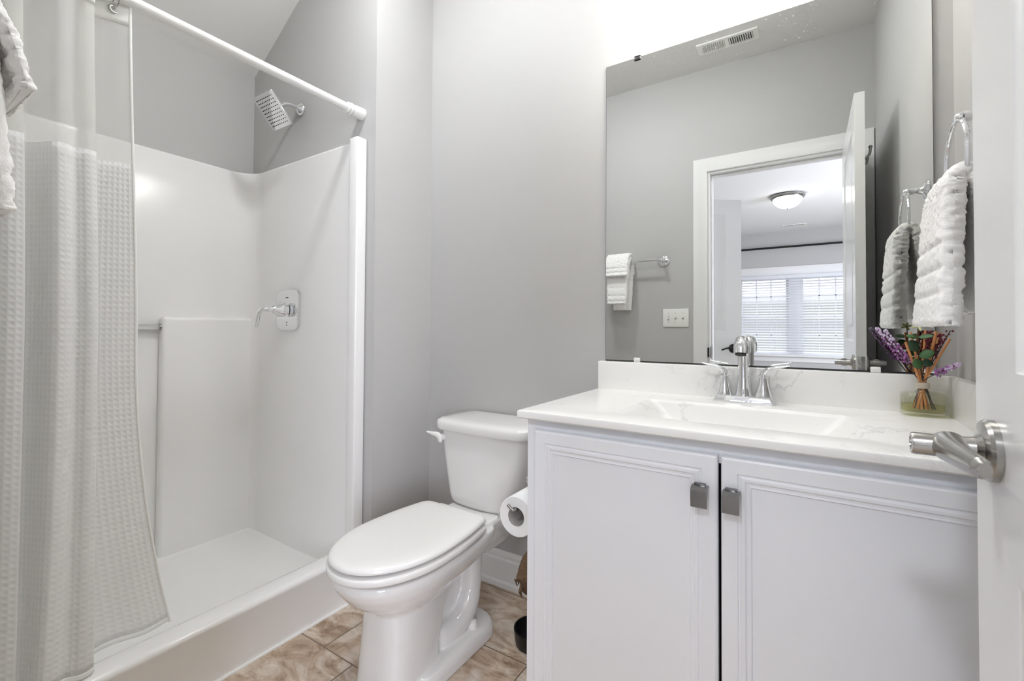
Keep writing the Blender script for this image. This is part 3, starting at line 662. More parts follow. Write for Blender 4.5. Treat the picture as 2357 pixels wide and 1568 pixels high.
for k in range(9):
    a = 2*PI*k/9; b.tube([(-.782+.03*math.cos(a), 1.335+.03*math.sin(a), .20), (-.782+.052*math.cos(a+.3), 1.335+.052*math.sin(a+.3), .185+.01*(k % 3)), (-.782+.046*math.cos(a+.4), 1.335+.046*math.sin(a+.4), .165+.012*(k % 3))], [.008, .006, .002], 7)
obj('bundle', b, 'brown', t, label='brown ragged fibre bundle')

# ------------------------------------------------------------------ vanity
CX0, CX1, CYF, CZ = -.627, XR-.001, .994, .839
VX0 = -.607
t = thing('vanity_cabinet', (-.145, 1.28, 0), 'white vanity cabinet with two panelled doors', 'cabinet')
bd = MB()
bd.box(VX0, VX0+.016, 1.034, YW-.001, 0, .8185).box(CX1-.016, CX1, 1.034, YW-.001, 0, .8185).box(VX0+.016, CX1-.016, 1.10, YW-.001, .085, .10)
bd.box(VX0, VX0+.045, 1.018, 1.034, .0, .8185).box(CX1-.045, CX1, 1.018, 1.034, .0, .8185).box(VX0+.045, CX1-.045, 1.018, 1.034, .775, .8185).box(VX0+.045, CX1-.045, 1.018, 1.034, .09, .14).box(VX0+.016, CX1-.016, 1.085, 1.095, 0, .09)
obj('carcass', bd, 'cabinet', t)
obj('inner_shade', MB().box(VX0+.018, CX1-.018, 1.050, 1.058, .10, .80), 'cabinet_shade', t)  # near-black sheet behind the doors, standing in for the shade inside
def cab_door(x0, x1):
    mb = MB(); y = .998; z0, z1 = .112, .794
    def ring(k, d): return [(x0+k, y+d, z0+k), (x1-k, y+d, z0+k), (x1-k, y+d, z1-k), (x0+k, y+d, z1-k)]
    mb.loft([ring(.003, .019), ring(0, .019), ring(0, .005), ring(.0015, .002), ring(.005, .0), ring(.030, .0), ring(.0315, .003), ring(.034, .0032), ring(.038, .0005), ring(.043, .0008), ring(.046, .0042), ring(.050, .0048), ring(.0535, .0035), ring(.0555, .0068), ring(.06, .007)], cap=False)
    mb.poly(ring(.06, .007)); mb.poly(list(reversed(ring(.003, .019)))); return mb
for i, (a, b_, kx) in enumerate(((-.578, -.1515, -.183), (-.1455, .282, -.125))):
    d = obj('door', cab_door(a, b_), 'cabinet', t, smooth=20, label=('left panelled door', 'right panelled door')[i])
    k = MB(); k.box(kx-.012, kx+.010, .990, .999, .722, .735, .001)
    P = [(.998, .731), (.988, .732), (.978, .730), (.973, .724), (.9725, .712), (.974, .692), (.9765, .690), (.9775, .712), (.980, .722), (.988, .726), (.998, .726)]
    k.loft([[(x, y, z) for y, z in P] for x in (kx-.0155, kx+.0155)])
    obj('knob', k, 'knob', d)

# countertop with moulded basin
t = thing('countertop', (-.155, 1.28, CZ-.02), 'white veined vanity countertop with moulded rectangular basin and splash', 'countertop')
bx0, bx1, by0, by1 = -.405, .095, 1.098, 1.392
cm = MB()
nx = [CX0, bx0, bx1, CX1]; ny = [CYF, by0, by1, YW-.001]
bm = cm.bm
# slab top with opening
def rrect(x0, x1, y0, y1, z, c, n=6):
    P = []
    for cx, cy_, a0 in ((x1-c, y1-c, 0), (x0+c, y1-c, PI/2), (x0+c, y0+c, PI), (x1-c, y0+c, PI*1.5)):
        for k in range(n+1):
            a = a0+PI/2*k/n; P.append((cx+c*math.cos(a), cy_+c*math.sin(a), z))
    return P
def outer(z, k):
    P = []
    x0, x1, y0, y1 = CX0+k, CX1, CYF+k, YW-.001
    for (cx, cy_) in ((x1, y1), (x0, y1), (x0, y0), (x1, y0)):
        for q in range(7): P.append((cx, cy_, z))
    return P
def slab_ring(pts_o, pts_i):
    pass
inner0 = rrect(bx0, bx1, by0, by1, CZ, .020)
# spread outer points so quads are well formed: project the inner ring outwards to the slab edge
mid = Vector(((bx0+bx1)/2, (by0+by1)/2, 0))
def edgept(p, z, k):
    x0, x1, y0, y1 = CX0+k, CX1, CYF+k, YW-.001
    d = Vector(p)-mid; s_ = 1e9
    if d.x > 1e-9: s_ = min(s_, (x1-mid.x)/d.x)
    if d.x < -1e-9: s_ = min(s_, (x0-mid.x)/d.x)
    if d.y > 1e-9: s_ = min(s_, (y1-mid.y)/d.y)
    if d.y < -1e-9: s_ = min(s_, (y0-mid.y)/d.y)
    return (mid.x+d.x*s_, mid.y+d.y*s_, z)
def ringpts():
    R = []
    c = [(bx1, by1), (bx0, by1), (bx0, by0), (bx1, by0)]; o = [(CX1, YW), (CX0, YW), (CX0, CYF), (CX1, CYF)]
    return c, o
def slabloop(x0, x1, y0, y1, z, c):     # same topology as rrect, corners nearly sharp
    return rrect(x0, x1, y0, y1, z, c)
rings = [slabloop(CX0+.004, CX1, CYF+.004, YW-.001, CZ-.0205, .003), slabloop(CX0, CX1, CYF, YW-.001, CZ-.017, .003), slabloop(CX0, CX1, CYF, YW-.001, CZ-.004, .003), slabloop(CX0+.0015, CX1, CYF+.0015, YW-.001, CZ-.001, .003), slabloop(CX0+.004, CX1, CYF+.004, YW-.001, CZ, .003),
         rrect(bx0, bx1, by0, by1, CZ, .022), rrect(bx0+.004, bx1-.004, by0+.004, by1-.002, CZ-.002, .022), rrect(bx0+.012, bx1-.012, by0+.008, by1-.004, CZ-.008, .022)]
cm.loft(rings, cap=False)
obj('slab', cm, 'marble', t, smooth=30)
bs = MB()
bs.loft([rrect(bx0+.012, bx1-.012, by0+.008, by1-.004, CZ-.0079, .022), rrect(bx0+.050, bx1-.050, by0+.022, by1-.009, CZ-.045, .020), rrect(bx0+.090, bx1-.090, by0+.036, by1-.020, CZ-.088, .024), rrect(bx0+.105, bx1-.105, by0+.055, by1-.055, CZ-.102, .035), rrect(bx0+.14, bx1-.14, by0+.085, by1-.085, CZ-.108, .03), rrect(bx0+.22, bx1-.22, by0+.13, by1-.13, CZ-.110, .01)], cap=False)
bs.poly(list(reversed(rrect(bx0+.22, bx1-.22, by0+.13, by1-.13, CZ-.110, .01))))
obj('basin', bs, 'marble', t, smooth=50)
obj('drain', MB().lathe([(.022, -.1095), (.022, -.107), (.016, -.106), (.0, -.106)], (-.155, 1.245, CZ), seg=24, cap=False), 'chrome', t)
obj('backsplash', MB().box(CX0, CX1, 1.537, YW-.001, CZ-.001, .936, .003, 3), 'marble', t)
obj('side_splash', MB().box(CX1-.021, CX1, CYF+.005, 1.5368, CZ-.001, .936, .003, 3), 'marble', t)

# faucet
fx, fy, fz0 = -.155, 1.487, CZ
t = thing('faucet', (fx, fy, fz0), 'chrome two-handle basin faucet with arched spout', 'faucet')
def rrc(hx, hy, z, c): return [(fx+p[0], fy+p[1], z) for p in rrect(-hx, hx, -hy, hy, 0, c)]
mb = MB(); mb.loft([rrc(.081, .029, fz0+.0003, .008), rrc(.081, .029, fz0+.004, .008), rrc(.0785, .0265, fz0+.0055, .007), rrc(.071, .0235, fz0+.018, .006), rrc(.0695, .0225, fz0+.0195, .006)])
obj('base_plate', mb, 'chrome', t, smooth=25)
def octo(cx, z, r, k=8, cyy=0): return [(cx+r*math.cos(PI/8+2*PI*i/8)/math.cos(PI/8)*1.0, fy+cyy+r*math.sin(PI/8+2*PI*i/8)/math.cos(PI/8), z) for i in range(8)]
for s in (-1, 1):
    hb = MB(); cx = fx+s*.0505
    prof = [(.0225, .016), (.0220, .022), (.0182, .034), (.0142, .050), (.0115, .064), (.0102, .074)]
    hb.lathe([(r, z) for r, z in prof], (cx, fy, fz0), seg=28)
    hb.lathe([(.0102, .073), (.0135, .0745), (.0135, .0775), (.0098, .079)], (cx, fy, fz0), seg=28)
    obj('handle_base', hb, 'chrome', t, smooth=40)
    lv = MB(); P = catmull([(cx, fy, fz0+.076), (cx+s*.002, fy, fz0+.086), (cx+s*.010, fy-.001, fz0+.096), (cx+s*.028, fy-.003, fz0+.1025), (cx+s*.048, fy-.004, fz0+.1065), (cx+s*.064, fy-.004, fz0+.1105)], 7)
    rg = []
    for i, p in enumerate(P):
        f = i/(len(P)-1); tt = (P[min(i+1, len(P)-1)]-P[max(i-1, 0)]).normalized(); u = Vector((0, 1, 0)); w = tt.cross(u).normalized()
        ru = .0088*(1-f)+.0085*f; rw = .0088*(1-f)**1.5+.0022
        if f > .97: ru *= .7
        rg.append([p+u*ru*math.cos(a)+w*rw*math.sin(a) for a in (2*PI*k/18 for k in range(18))])
    lv.loft(rg); obj('lever', lv, 'chrome', t, smooth=60)
sp_ = MB(); P = catmull([(fx, fy+.004, fz0+.016), (fx, fy+.004, fz0+.040), (fx, fy+.004, fz0+.075), (fx, fy+.003, fz0+.115), (fx, fy-.001, fz0+.150), (fx, fy-.014, fz0+.172), (fx, fy-.036, fz0+.177), (fx, fy-.056, fz0+.164), (fx, fy-.064, fz0+.142)], 7)
RAD = [.0245, .0200, .0170, .0155, .0152, .0158, .0180, .0198, .0190]
rr_ = []
for i in range(len(P)):
    f = i/7; k = min(int(f), 7); g = f-k; rr_.append(RAD[k]*(1-g)+RAD[k+1]*g)
sp_.tube(P, rr_, 24); obj('spout', sp_, 'chrome', t, smooth=60)
obj('aerator', MB().lathe([(.0145, 0), (.0145, .004), (.012, .0045)], P[-1]+Vector((0, -.001, .001)), (P[-1]-P[-2]), 20), 'nozzle', t)

# mirror
t = thing('wall_mirror', (-.165, 1.559, .94), 'large frameless wall mirror above the vanity', 'mirror')
def mirror_dust():
    q = NT(M['mirror']); tc = q.n('ShaderNodeTexCoord'); no = q.n('ShaderNodeTexNoise'); no.inputs['Scale'].default_value = 150; no.inputs['Detail'].default_value = 3
    big = q.n('ShaderNodeTexNoise'); big.inputs['Scale'].default_value = 6; sx = q.n('ShaderNodeSeparateXYZ')
    q.l(tc.outputs['Object'], no.inputs['Vector']); q.l(tc.outputs['Object'], big.inputs['Vector']); q.l(tc.outputs['Object'], sx.inputs[0])
    mr = q.n('ShaderNodeMapRange'); mr.inputs[1].default_value = .80; mr.inputs[2].default_value = 1.06; q.l(sx.outputs[2], mr.inputs[0])
    sp = q.n('ShaderNodeMapRange'); sp.inputs[1].default_value = .64; sp.inputs[2].default_value = .72; q.l(no.outputs['Fac'], sp.inputs[0])
    f = q.math('MULTIPLY', q.math('MULTIPLY', sp.outputs[0], mr.outputs[0]), q.math('MULTIPLY', big.outputs['Fac'], .32))
    df = q.n('ShaderNodeBsdfDiffuse'); df.inputs[0].default_value = (.9, .9, .9, 1); mx = q.n('ShaderNodeMixShader'); q.l(f, mx.inputs[0]); q.l(q.b.outputs[0], mx.inputs[1]); q.l(df.outputs[0], mx.inputs[2]); q.l(mx.outputs[0], q.t.nodes['Material Output'].inputs[0])
mirror_dust()      # dried specks along the upper part of the glass
obj('silvered_glass', MB().box(-.605, .275, 1.557, 1.5605, .941, 2.0), 'mirror', t, smooth=0)
obj('edge_and_gap_band', MB().box(-.6055, .2755, 1.5572, 1.5628, .9385, .9412).box(.2748, .2758, 1.5571, 1.5606, .941, 2.0).box(-.6058, -.6048, 1.5571, 1.5606, .941, 2.0), 'bronze', t, label='thin dark mirror edge and gap shadow')  # bottom strip also paints the dark gap shadow above the backsplash
def clip(x, z, s, m): 
    c = MB(); c.box(x-.011, x+.011, 1.5525, 1.5568, min(z, z+s*.011), max(z, z+s*.011), .0015).box(x-.011, x+.011, 1.5525, 1.5629, min(z-s*.004, z), max(z-s*.004, z), .001); obj('clip', c, m, t, label={'black': 'dark metal clip', 'plastic': 'white plastic clip'}[m])
clip(-.491, 2.0005, -1, 'black'); clip(.155, 2.0005, -1, 'black'); clip(-.491, .9405, 1, 'plastic'); clip(.155, .9405, 1, 'plastic')

# vanity light above the mirror (its lower edge shows at the top of the photo)
t = thing('vanity_light', (-.15, YW, 2.2), 'bright vanity light with frosted square shades above the mirror', 'lamp')
obj('backplate', MB().box(-.36, .05, 1.540, YW-.001, 2.27, 2.36, .006, 3), 'nickel', t)
for x in (-.375, -.195, -.015):
    obj('arm', MB().tube([(x, 1.545, 2.315), (x, 1.42, 2.315), (x, 1.42, 2.275)], .007, 12), 'nickel', t)
    sh = MB()
    def sqr(h, z, c=.008): return [(x+p[0], 1.42+p[1], z) for p in rrect(-h, h, -h, h, 0, c)]
    sh.loft([sqr(.030, 2.275), sqr(.045, 2.258), sqr(.050, 2.24), sqr(.051, 2.133), sqr(.048, 2.133), sqr(.047, 2.24), sqr(.041, 2.254)], cap=False); sh.poly(sqr(.041, 2.254)); sh.poly(sqr(.030, 2.275))
    obj('shade', sh, 'shade_glow', t, label='glowing frosted glass shade')
# bathroom ceiling lamp (out of the frame, casts the shadows of rod and shower arm)
lx, ly = -1.10, .88
t = thing('ceiling_lamp', (lx, ly, ZC), 'small round ceiling lamp above the bathroom floor, out of frame', 'lamp')
obj('trim_ring', MB().lathe([(.095, 0), (.098, -.012), (.088, -.022), (.072, -.022), (.072, -.01)], (lx, ly, ZC), seg=40, cap=False), 'plastic', t)
obj('diffuser', MB().lathe([(.070, -.018), (.066, -.040), (.048, -.056), (.02, -.063), (.0, -.064)], (lx, ly, ZC), seg=40, cap=False), 'ceil_glow', t)

# unseen fill lamp added for curtain and right wall, shaped like the bedroom's
lx, ly = -.42, .78
t = thing('ceiling_lamp', (lx, ly, ZC), 'added fill lamp with frosted bowl over the bathroom, out of frame', 'lamp')
obj('rim', MB().lathe([(.175, 0), (.190, -.012), (.188, -.026), (.170, -.034), (.176, -.042), (.160, -.050), (.150, -.050)], (lx, ly, ZC), seg=48), 'nickel', t)
obj('glass_bowl', MB().lathe([(.158, -.048), (.153, -.065), (.132, -.085), (.098, -.1), (.055, -.108), (.012, -.112), (.0, -.112)], (lx, ly, ZC), seg=48, cap=False), 'bath_fill_glow', t)

# ------------------------------------------------------------------ towels
def terry(mb, amp=.0030, sc=120):
    bm = mb.bm; bm.normal_update()
    for v in bm.verts:
        p = v.co*sc; v.co += v.normal*(amp*(noise.noise(p)+.6*noise.noise(p*2.1)))
    return mb
def slab_loft(frames, seg=120, e=5):
    """frames: (centre, width dir, thickness dir, half width, half thickness); rounded-rectangle sections"""
    rings = []
    for c, u, w, hu, hw in frames:
        c, u, w = Vector(c), Vector(u), Vector(w); R = []
        # arc-length-ish spacing round the section
        per = []
        nU = int(seg*.42); nV = (seg-2*nU)//2
        for k in range(nU): per.append((-1+2*k/nU, -1))
        for k in range(nV): per.append((1, -1+2*k/nV))
        for k in range(nU): per.append((1-2*k/nU, 1))
        for k in range(nV): per.append((-1, 1-2*k/nV))
        for a, b in per:
            # round the ends
            x = a*hu; y = b*hw
            ed = hu-abs(x)
            if ed < hw:
                q = (hw-ed)/hw; y *= math.sqrt(max(0, 1-q*q))*.95+.05
            R.append(c+u*x+w*y)
        rings.append(R)
    return rings
def smooth_path(P, n): return catmull(P, n)
# hand towel through the ring on the right wall
RYc, RZt, RXp = 1.262, 1.468, .258
t = thing('towel_ring', (XR, RYc, 1.48), 'chrome towel ring with round wall plate beside the mirror', 'towel ring')
obj('wall_plate', MB().lathe([(.030, .001), (.030, .004), (.027, .008), (.020, .011), (.013, .014), (.010, .020), (.0085, .030), (.010, .038), (.011, .046), (.010, .054), (.006, .060)], (XR, RYc, 1.482), (-1, 0, 0), 36), 'chrome', t)
rg = arc((RXp, RYc, 1.474-.078), .078, 0, 2*PI, 48, (0, 1, 0), (0, 0, 1))[:-1]
ringm = MB(); rl = []
for i, p in enumerate(rg):
    q = (p-Vector((RXp, RYc, 1.396))).normalized()
    rl.append([p+q*.0042*math.cos(a)+Vector((1, 0, 0))*.0042*math.sin(a) for a in (2*PI*k/10 for k in range(10))])
ringm.loft(rl, cap=False, loop=True); obj('ring', ringm, 'chrome', t)
# path in (x,z): front hem -> over the ring bar -> back hem
path = catmull([Vector((.225, 0, 1.058)), Vector((.228, 0, 1.13)), Vector((.232, 0, 1.22)), Vector((.237, 0, 1.30)), Vector((.242, 0, 1.340)), Vector((.258, 0, 1.356)), Vector((.275, 0, 1.338)), Vector((.281, 0, 1.30)), Vector((.286, 0, 1.22)), Vector((.289, 0, 1.085))], 16)
fr_ = []
for i, p in enumerate(path):
    tg = (path[min(i+1, len(path)-1)]-path[max(i-1, 0)]).normalized(); nn = Vector((tg.z, 0, -tg.x))
    f = (1.352-p.z)/(1.352-1.06)
    hw_ = .078+.056*min(1, max(0, f))**.6
    th = .0185-.005*(1 if i > len(path)*.6 else 0)
    for gz in (1.215, 1.168, 1.120):
        if i < len(path)*.45: th -= .0052*math.exp(-((p.z-gz)/.0055)**2)
    if i < 3: th *= (.6, .85, .95)[i]
    shift = .010*(1-f)
    fr_.append((Vector((p.x, 1.276-shift, p.z)), Vector((0, 1, 0)), nn, hw_, th))
def resample(fr, n):
    out = []
    for k in range(n):
        f = k/(n-1)*(len(fr)-1); i = min(int(f), len(fr)-2); g = f-i
        out.append(tuple(a*(1-g)+b*g for a, b in zip(fr[i], fr[i+1])))
    return out
tw = MB(); tw.loft(slab_loft(resample(fr_, 190), 150))
obj('hand_towel', terry(tw), 'terry', None, smooth=180, label='fluffy white terry hand towel hanging through the ring by the mirror', cat='towel')
# bar and folded towel on the door wall
BZ, BYb = 1.513, YB+.078
t = thing('towel_rail', (-1.05, YB, BZ), 'chrome towel rail with round end plates on the wall beside the doorway', 'towel rail')
obj('rail', MB().tube([(-1.345, BYb, BZ), (-.801, BYb, BZ)], .008, 16), 'chrome', t)
for x in (-1.33, -.801):
    obj('end_post', MB().lathe([(.037, .001), (.037, .005), (.033, .009), (.024, .012), (.016, .015), (.012, .022), (.010, .045), (.013, .056), (.0155, .068), (.016, .078), (.013, .088), (.006, .094)], (x, YB, BZ), (0, 1, 0), 32), 'chrome', t)
def bar_towel(pts, x0, x1, th, grooves=(), taper=0, n=150, seg=130):
    pth = catmull([Vector((0, a, b)) for a, b in pts], 14); fr = []
    for i, p in enumerate(pth):
        tg = (pth[min(i+1, len(pth)-1)]-pth[max(i-1, 0)]).normalized(); nn = Vector((0, tg.z, -tg.y)); h = th
        for gz in grooves:
            if i < len(pth)*.5: h -= .0045*math.exp(-((p.z-gz)/.006)**2)
        if i < 3: h *= (.6, .85, .95)[i]
        fr.append((Vector(((x0+x1)/2, p.y, p.z)), Vector((1, 0, 0)), nn, (x1-x0)/2-taper*max(0, (1.5-p.z)), h))
    m_ = MB(); m_.loft(slab_loft(resample(fr, n), seg)); return m_
y_ = BYb
t = thing('bath_towel', (-1.074, y_, 1.2), 'white terry towel folded over the rail by the doorway with a short front flap', 'towel')
obj('long_fold', terry(bar_towel([(y_+.072, 1.222), (y_+.069, 1.26), (y_+.057, 1.36), (y_+.044, 1.46), (y_+.030, 1.51), (y_+.008, 1.530), (y_-.018, 1.530), (y_-.040, 1.50), (y_-.046, 1.40), (y_-.046, 1.30), (y_-.044, 1.185)], -1.157, -.993, .0165, (1.33, 1.275, 1.24), .06)), 'terry', t, smooth=180)
obj('front_flap', terry(bar_towel([(y_+.092, 1.408), (y_+.084, 1.44), (y_+.070, 1.49), (y_+.040, 1.545), (y_+.0, 1.560), (y_-.040, 1.548), (y_-.060, 1.50), (y_-.063, 1.43)], -1.157, -.996, .011, (1.43, 1.46), -.03)), 'terry', t, smooth=180, label='short folded flap')

# light switch plate
t = thing('switch_plate', (-.723, YB, 1.131), 'white triple toggle switch plate on the wall beside the doorway', 'light switch')
obj('plate', MB().box(-.805, -.641, YB+.0005, YB+.0065, 1.071, 1.191, .002, 2), 'plastic', t)
for k, (dx, up) in enumerate(((-.046, -1), (0, 1), (.046, 1))):
    obj('toggle', MB().box(-.0045, .0045, 0, .014, -.005, .005, .0015, mx=Matrix.Translation((-.723+dx, YB+.006, 1.131)) @ Matrix.Rotation(math.radians(28*up), 4, 'X')), 'plastic', t)
    sw = MB(); sw.box(-.723+dx-.0055, -.723+dx+.0055, YB+.0066, YB+.0069, 1.119, 1.143)
    for z in (1.131-.030, 1.131+.030): sw.lathe([(.0032, 0), (.0025, .001)], (-.723+dx, YB+.0064, z), (0, 1, 0), 10)
    obj('screw', sw, 'core', t)

# toilet roll on its holder, on the vanity's side
t = thing('toilet_roll_holder', (VX0, 1.19, .60), 'chrome toilet roll holder with angled arm on the vanity side', 'holder')
rx, rz, ry0, ry1 = -.678, .527, 1.075, 1.180
obj('wall_post', MB().lathe([(.022, .001), (.022, .004), (.015, .010), (.010, .018), (.009, .080), (.0145, .091), (.0145, .101), (.008, .110)], (VX0, 1.200, .590), (-1, 0, 0), 28), 'chrome', t)
obj('arm', MB().tube(catmull([(-.702, 1.203, .590), (-.700, 1.209, .572), (-.690, 1.208, .553), (rx, 1.192, .5475), (rx, 1.12, .5475), (rx, 1.068, .5475), (rx-.007, 1.062, .552), (rx-.018, 1.060, .562)], 7), .0042, 14), 'nickel', t)
t = thing('toilet_roll', (rx, 1.127, rz), 'white toilet paper roll hanging on the holder by the vanity', 'toilet paper')
rl = MB(); N = 48
def circ(r, y, z0=rz): return [(rx+r*math.cos(2*PI*k/N), y, z0+r*math.sin(2*PI*k/N)) for k in range(N)]
rl.loft([circ(.026, ry0+.0005), circ(.054, ry0), circ(.0552, ry0+.002), circ(.0552, ry1-.002), circ(.054, ry1), circ(.026, ry1-.0005)], cap=False)
fl2 = [(rx-.0545*math.cos(a), rz+.0556*math.sin(a)) for a in (.9, .6, .3, .05)]+[(rx-.0615, rz-.010), (rx-.066, rz-.022)]
rl.loft([[(x, y, z) for x, z in fl2] for y in (ry0+.001, ry1-.001)], cap=False, closed=False)
obj('paper', rl, 'paper', t, smooth=40)
cr_ = MB(); cr_.loft([circ(.0258, ry0+.002), circ(.0258, ry1-.002), circ(.0248, ry1-.002), circ(.0248, ry0+.002)], cap=False, loop=True); obj('cardboard_core', cr_, 'core', t)

# ------------------------------------------------------------------ reed diffuser
bx, by = .240, 1.497
t = thing('diffuser_bottle', (bx, by, CZ), 'low oval clear glass diffuser bottle holding pale green oil and reeds', 'bottle')
def ell(f, z, sx=.0435, sy_=.0315): return [(bx+sx*f*math.cos(a), by+sy_*f*math.sin(a), z) for a in (2*PI*k/56 for k in range(56))]
def neck(r, z): return [(bx+r*math.cos(a), by+r*math.sin(a), z) for a in (2*PI*k/56 for k in range(56))]
z0 = CZ+.0004
g = MB()
g.loft([ell(.90, z0), ell(.99, z0+.003), ell(1, z0+.010), ell(1, z0+.053), ell(.97, z0+.0565), ell(.80, z0+.058), ell(.45, z0+.059), neck(.0115, z0+.062), neck(.0105, z0+.068), neck(.0105, z0+.082), neck(.012, z0+.085), neck(.012, z0+.087), neck(.0085, z0+.087), neck(.0080, z0+.066), ell(.40, z0+.0555), ell(.90, z0+.0535), ell(.955, z0+.050), ell(.955, z0+.014), ell(.90, z0+.010), ell(.3, z0+.009)], cap=True)
obj('glass', g, 'glass', t, smooth=60)
oi = MB(); oi.loft([ell(.88, z0+.0105), ell(.945, z0+.0142), ell(.945, z0+.028), ell(.93, z0+.0285)]); obj('oil', oi, 'oil', t, label='pale yellow green oil')
tw = MB()
for k in range(5): 
    rgk = arc((bx, by, z0+.069+.0028*k), .0122, 0, 2*PI, 24, (1, 0, 0), (0, 1, 0))[:-1]
    tw.loft([[p+(p-Vector((bx, by, p.z))).normalized()*.0016*math.cos(a)+Vector((0, 0, .0016*math.sin(a))) for a in (2*PI*q/6 for q in range(6))] for p in rgk], cap=False, loop=True)
obj('twine_wrap', tw, 'twine', t)
def through(tip, foot_d=.6):
    """line from the oil up through the neck to the tip"""
    tip = Vector(tip); nk = Vector((bx, by, z0+.080)); d = nk-tip
    s_ = (nk.z-(z0+.016))/(tip.z-nk.z); e_ = nk+(nk-tip)*s_*foot_d
    lim = Vector((e_.x-bx, e_.y-by, 0)); q = math.hypot(lim.x/.036, lim.y/.025)
    if q > 1: e_ = Vector((bx+lim.x/q, by+lim.y/q, e_.z))
    e_.z = z0+.016
    return [e_, nk+Vector((0, 0, -.018))*1.0 if False else nk, tip]
reeds = [((.265, 1.49, 1.047), .0032, 'thick tan reed stick leaning right in front of the dark red berries'), ((.287, 1.478, 1.030), .0026, 'tan reed stick leaning furthest right in the diffuser bottle'), ((.250, 1.515, 1.050), .0028, 'upright tan reed stick behind the leaves in the diffuser'), ((.206, 1.478, 1.020), .0028, 'tan reed stick leaning left behind the lavender spikes'), ((.222, 1.520, 1.045), .0024, 'thin tan reed stick leaning slightly left at the back of diffuser'), ((.276, 1.508, 1.045), .0024, 'thin tan reed stick between the red berries and right reed')]
for k, (tip, r, lab) in enumerate(reeds):
    o_ = Vector((.0035*math.cos(k*1.05), .0035*math.sin(k*1.05), 0)); P = through(tip); P[1] = P[1]+o_
    obj('reed_stick', MB().tube([P[0], P[1], P[2]], r, 10), 'reed', None, label=lab, cat='reed', group='reed sticks in the diffuser bottle')
def sprig(name, tip, lab, cat, start, kind, n, seed, bend=(0, 0, 0), gr=None):
    rnd = random.Random(seed); P = through(tip); r_ = P[1]+Vector((rnd.uniform(-.004, .004), rnd.uniform(-.004, .004), 0))
    pth = catmull([P[0], r_, (r_+P[2])/2+Vector(bend), P[2]], 10)
    t = thing(name, P[0], lab, cat, gr)
    obj('stem', MB().tube(pth, .0011, 6), 'stem', t)
    up = pth[10:]; fm = MB(); fp = MB()
    for k in range(n):
        f = start+(1-start)*k/(n-1); q = f*(len(up)-1); i = min(int(q), len(up)-2); c = up[i].lerp(up[i+1], q-i)
        tg = (up[i+1]-up[i]).normalized(); side = tg.cross(Vector((math.cos(k*2.4), math.sin(k*2.4), .3))).normalized()
        if kind == 'lav':
            rad = .0075*(1-.75*max(0, (f-start)/(1-start)))+.0012
            for _ in range(2):
                side = tg.cross(Vector((rnd.uniform(-1, 1), rnd.uniform(-1, 1), rnd.uniform(-1, 1)))).normalized()
                (fp if f > .62 and rnd.random() < .2+2.2*(f-.62) else fm).sphere(c+side*rad*rnd.uniform(.5, 1), .0021, 6, 1, 1, 1.3)
        else:
            side = tg.cross(Vector((rnd.uniform(-1, 1), rnd.uniform(-1, 1), rnd.uniform(-1, 1)))).normalized()
            fm.sphere(c+side*rnd.uniform(.002, .009), rnd.uniform(.0020, .0031), 7)
    if kind == 'lav':
        obj('florets', fm, 'lavender', t)
        if len(fp.bm.verts): obj('pale_tip', fp, 'lavender_pale', t, label='pale lilac tip')
    else: obj('berries', fm, 'berry', t)
sprig('lavender_spike', (.151, 1.485, 1.056), 'purple lavender spike leaning far left, uppermost of the two left ones', 'flower', .42, 'lav', 60, 1, (.004, 0, -.004), 'lavender spikes in the diffuser')
sprig('lavender_spike', (.166, 1.476, 1.050), 'purple lavender spike leaning left, just right of the uppermost one', 'flower', .40, 'lav', 60, 2, (.003, 0, -.004), 'lavender spikes in the diffuser')
sprig('lavender_spike', (.292, 1.420, .974), 'small purple lavender spike leaning low to the right over the side splash', 'flower', .42, 'lav', 46, 3, (0, 0, .004), 'lavender spikes in the diffuser')
sprig('berry_sprig', (.257, 1.508, 1.048), 'dark red berry sprig upright at the centre of the diffuser', 'flower', .55, 'berry', 46, 4, (0, 0, 0), 'dark red berry sprigs in the diffuser')
sprig('berry_sprig', (.276, 1.496, 1.040), 'dark red berry sprig behind the thick right reed', 'flower', .52, 'berry', 34, 5, (0, 0, 0), 'dark red berry sprigs in the diffuser')
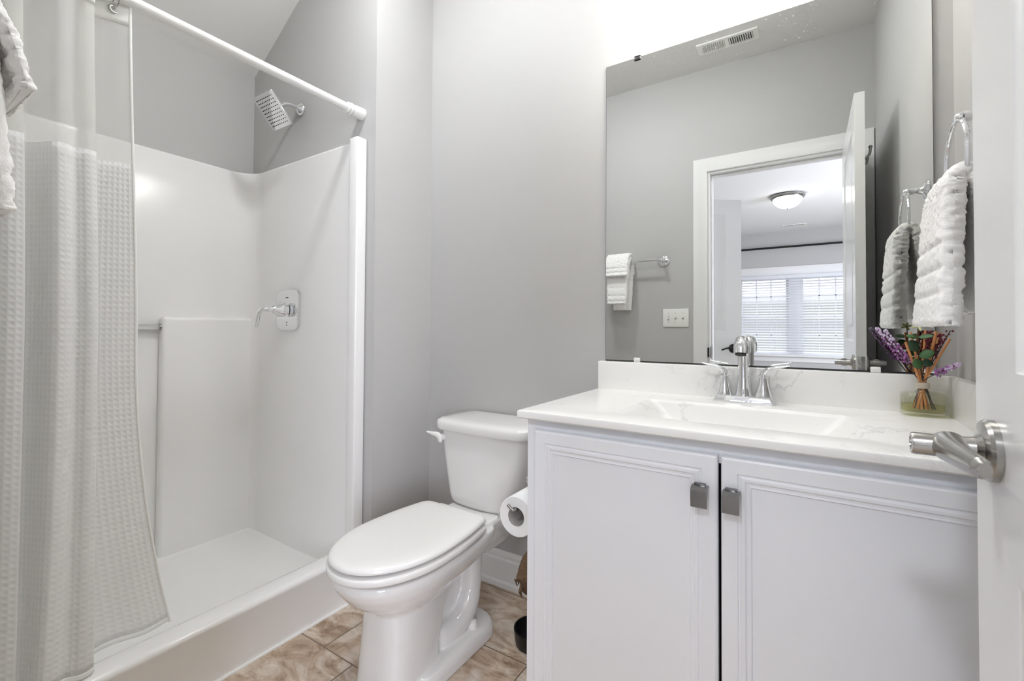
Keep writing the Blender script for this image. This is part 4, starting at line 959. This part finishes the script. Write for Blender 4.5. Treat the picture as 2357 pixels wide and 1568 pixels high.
sprig('berry_sprig', (.199, 1.505, 1.010), 'dark red berry sprig at the left, between lavender and leaves', 'flower', .70, 'berry', 18, 6, (0, 0, 0), 'dark red berry sprigs in the diffuser')
sprig('berry_sprig', (.290, 1.488, 1.050), 'sparse berry twig leaning right past the reeds', 'flower', .75, 'berry', 6, 8, (0, 0, 0), 'dark red berry sprigs in the diffuser')
# leafy sprig
P = through((.230, 1.482, 1.062)); t = thing('leafy_sprig', P[0], 'green leafy sprig with round leaves at the front of the diffuser', 'leaves')
pth = catmull([P[0], P[1], (.234, 1.490, .99), P[2]], 10); obj('stem', MB().tube(pth, .0012, 6), 'stem', t)
def leaf(c, d, nrm, L, Wd, m, name='leaf'):
    c, d, nrm = Vector(c), Vector(d).normalized(), Vector(nrm); s_ = d.cross(nrm).normalized(); u = s_.cross(d).normalized(); rows = []
    for i in range(9):
        f = i/8; w = Wd*(math.sin(PI*min(1, f*.95+.03))**.75)*.5
        rows.append([c+d*L*f+s_*w*k/2-u*(.10*abs(k)*w+.25*L*(f-.4)**2)+u*.0006 for k in (-2, -1, 0, 1, 2)])
    b = MB(); b.loft(rows, cap=False, closed=False); o = obj(name, b, m, t, smooth=180); md = o.modifiers.new('th', 'SOLIDIFY'); md.thickness = .0006
leaf((.229, 1.484, .998), (-.3, -.15, .6), (.1, -1, .35), .031, .026, 'leaf_dark')
leaf((.232, 1.482, .985), (.8, -.25, .45), (0, -1, .5), .031, .023, 'leaf')
leaf((.236, 1.484, .956), (-.45, -.35, .75), (.1, -1, .3), .029, .022, 'leaf')
leaf((.236, 1.486, .972), (.7, -.1, -.1), (0, -1, .3), .022, .02, 'leaf_dark')
leaf((.230, 1.483, 1.034), (.8, -.4, .15), (.1, -.7, .8), .030, .018, 'leaf')
leaf((.230, 1.483, 1.034), (-.8, -.3, .10), (.1, -.7, .8), .024, .016, 'leaf')
for k in range(5):
    a = 2*PI*k/5; leaf((.230, 1.482, 1.060), (math.cos(a)*.9, -.25, math.sin(a)*.8+.3), (0, -1, .3), .013, .006, 'leaf_pale', 'bud_leaf')
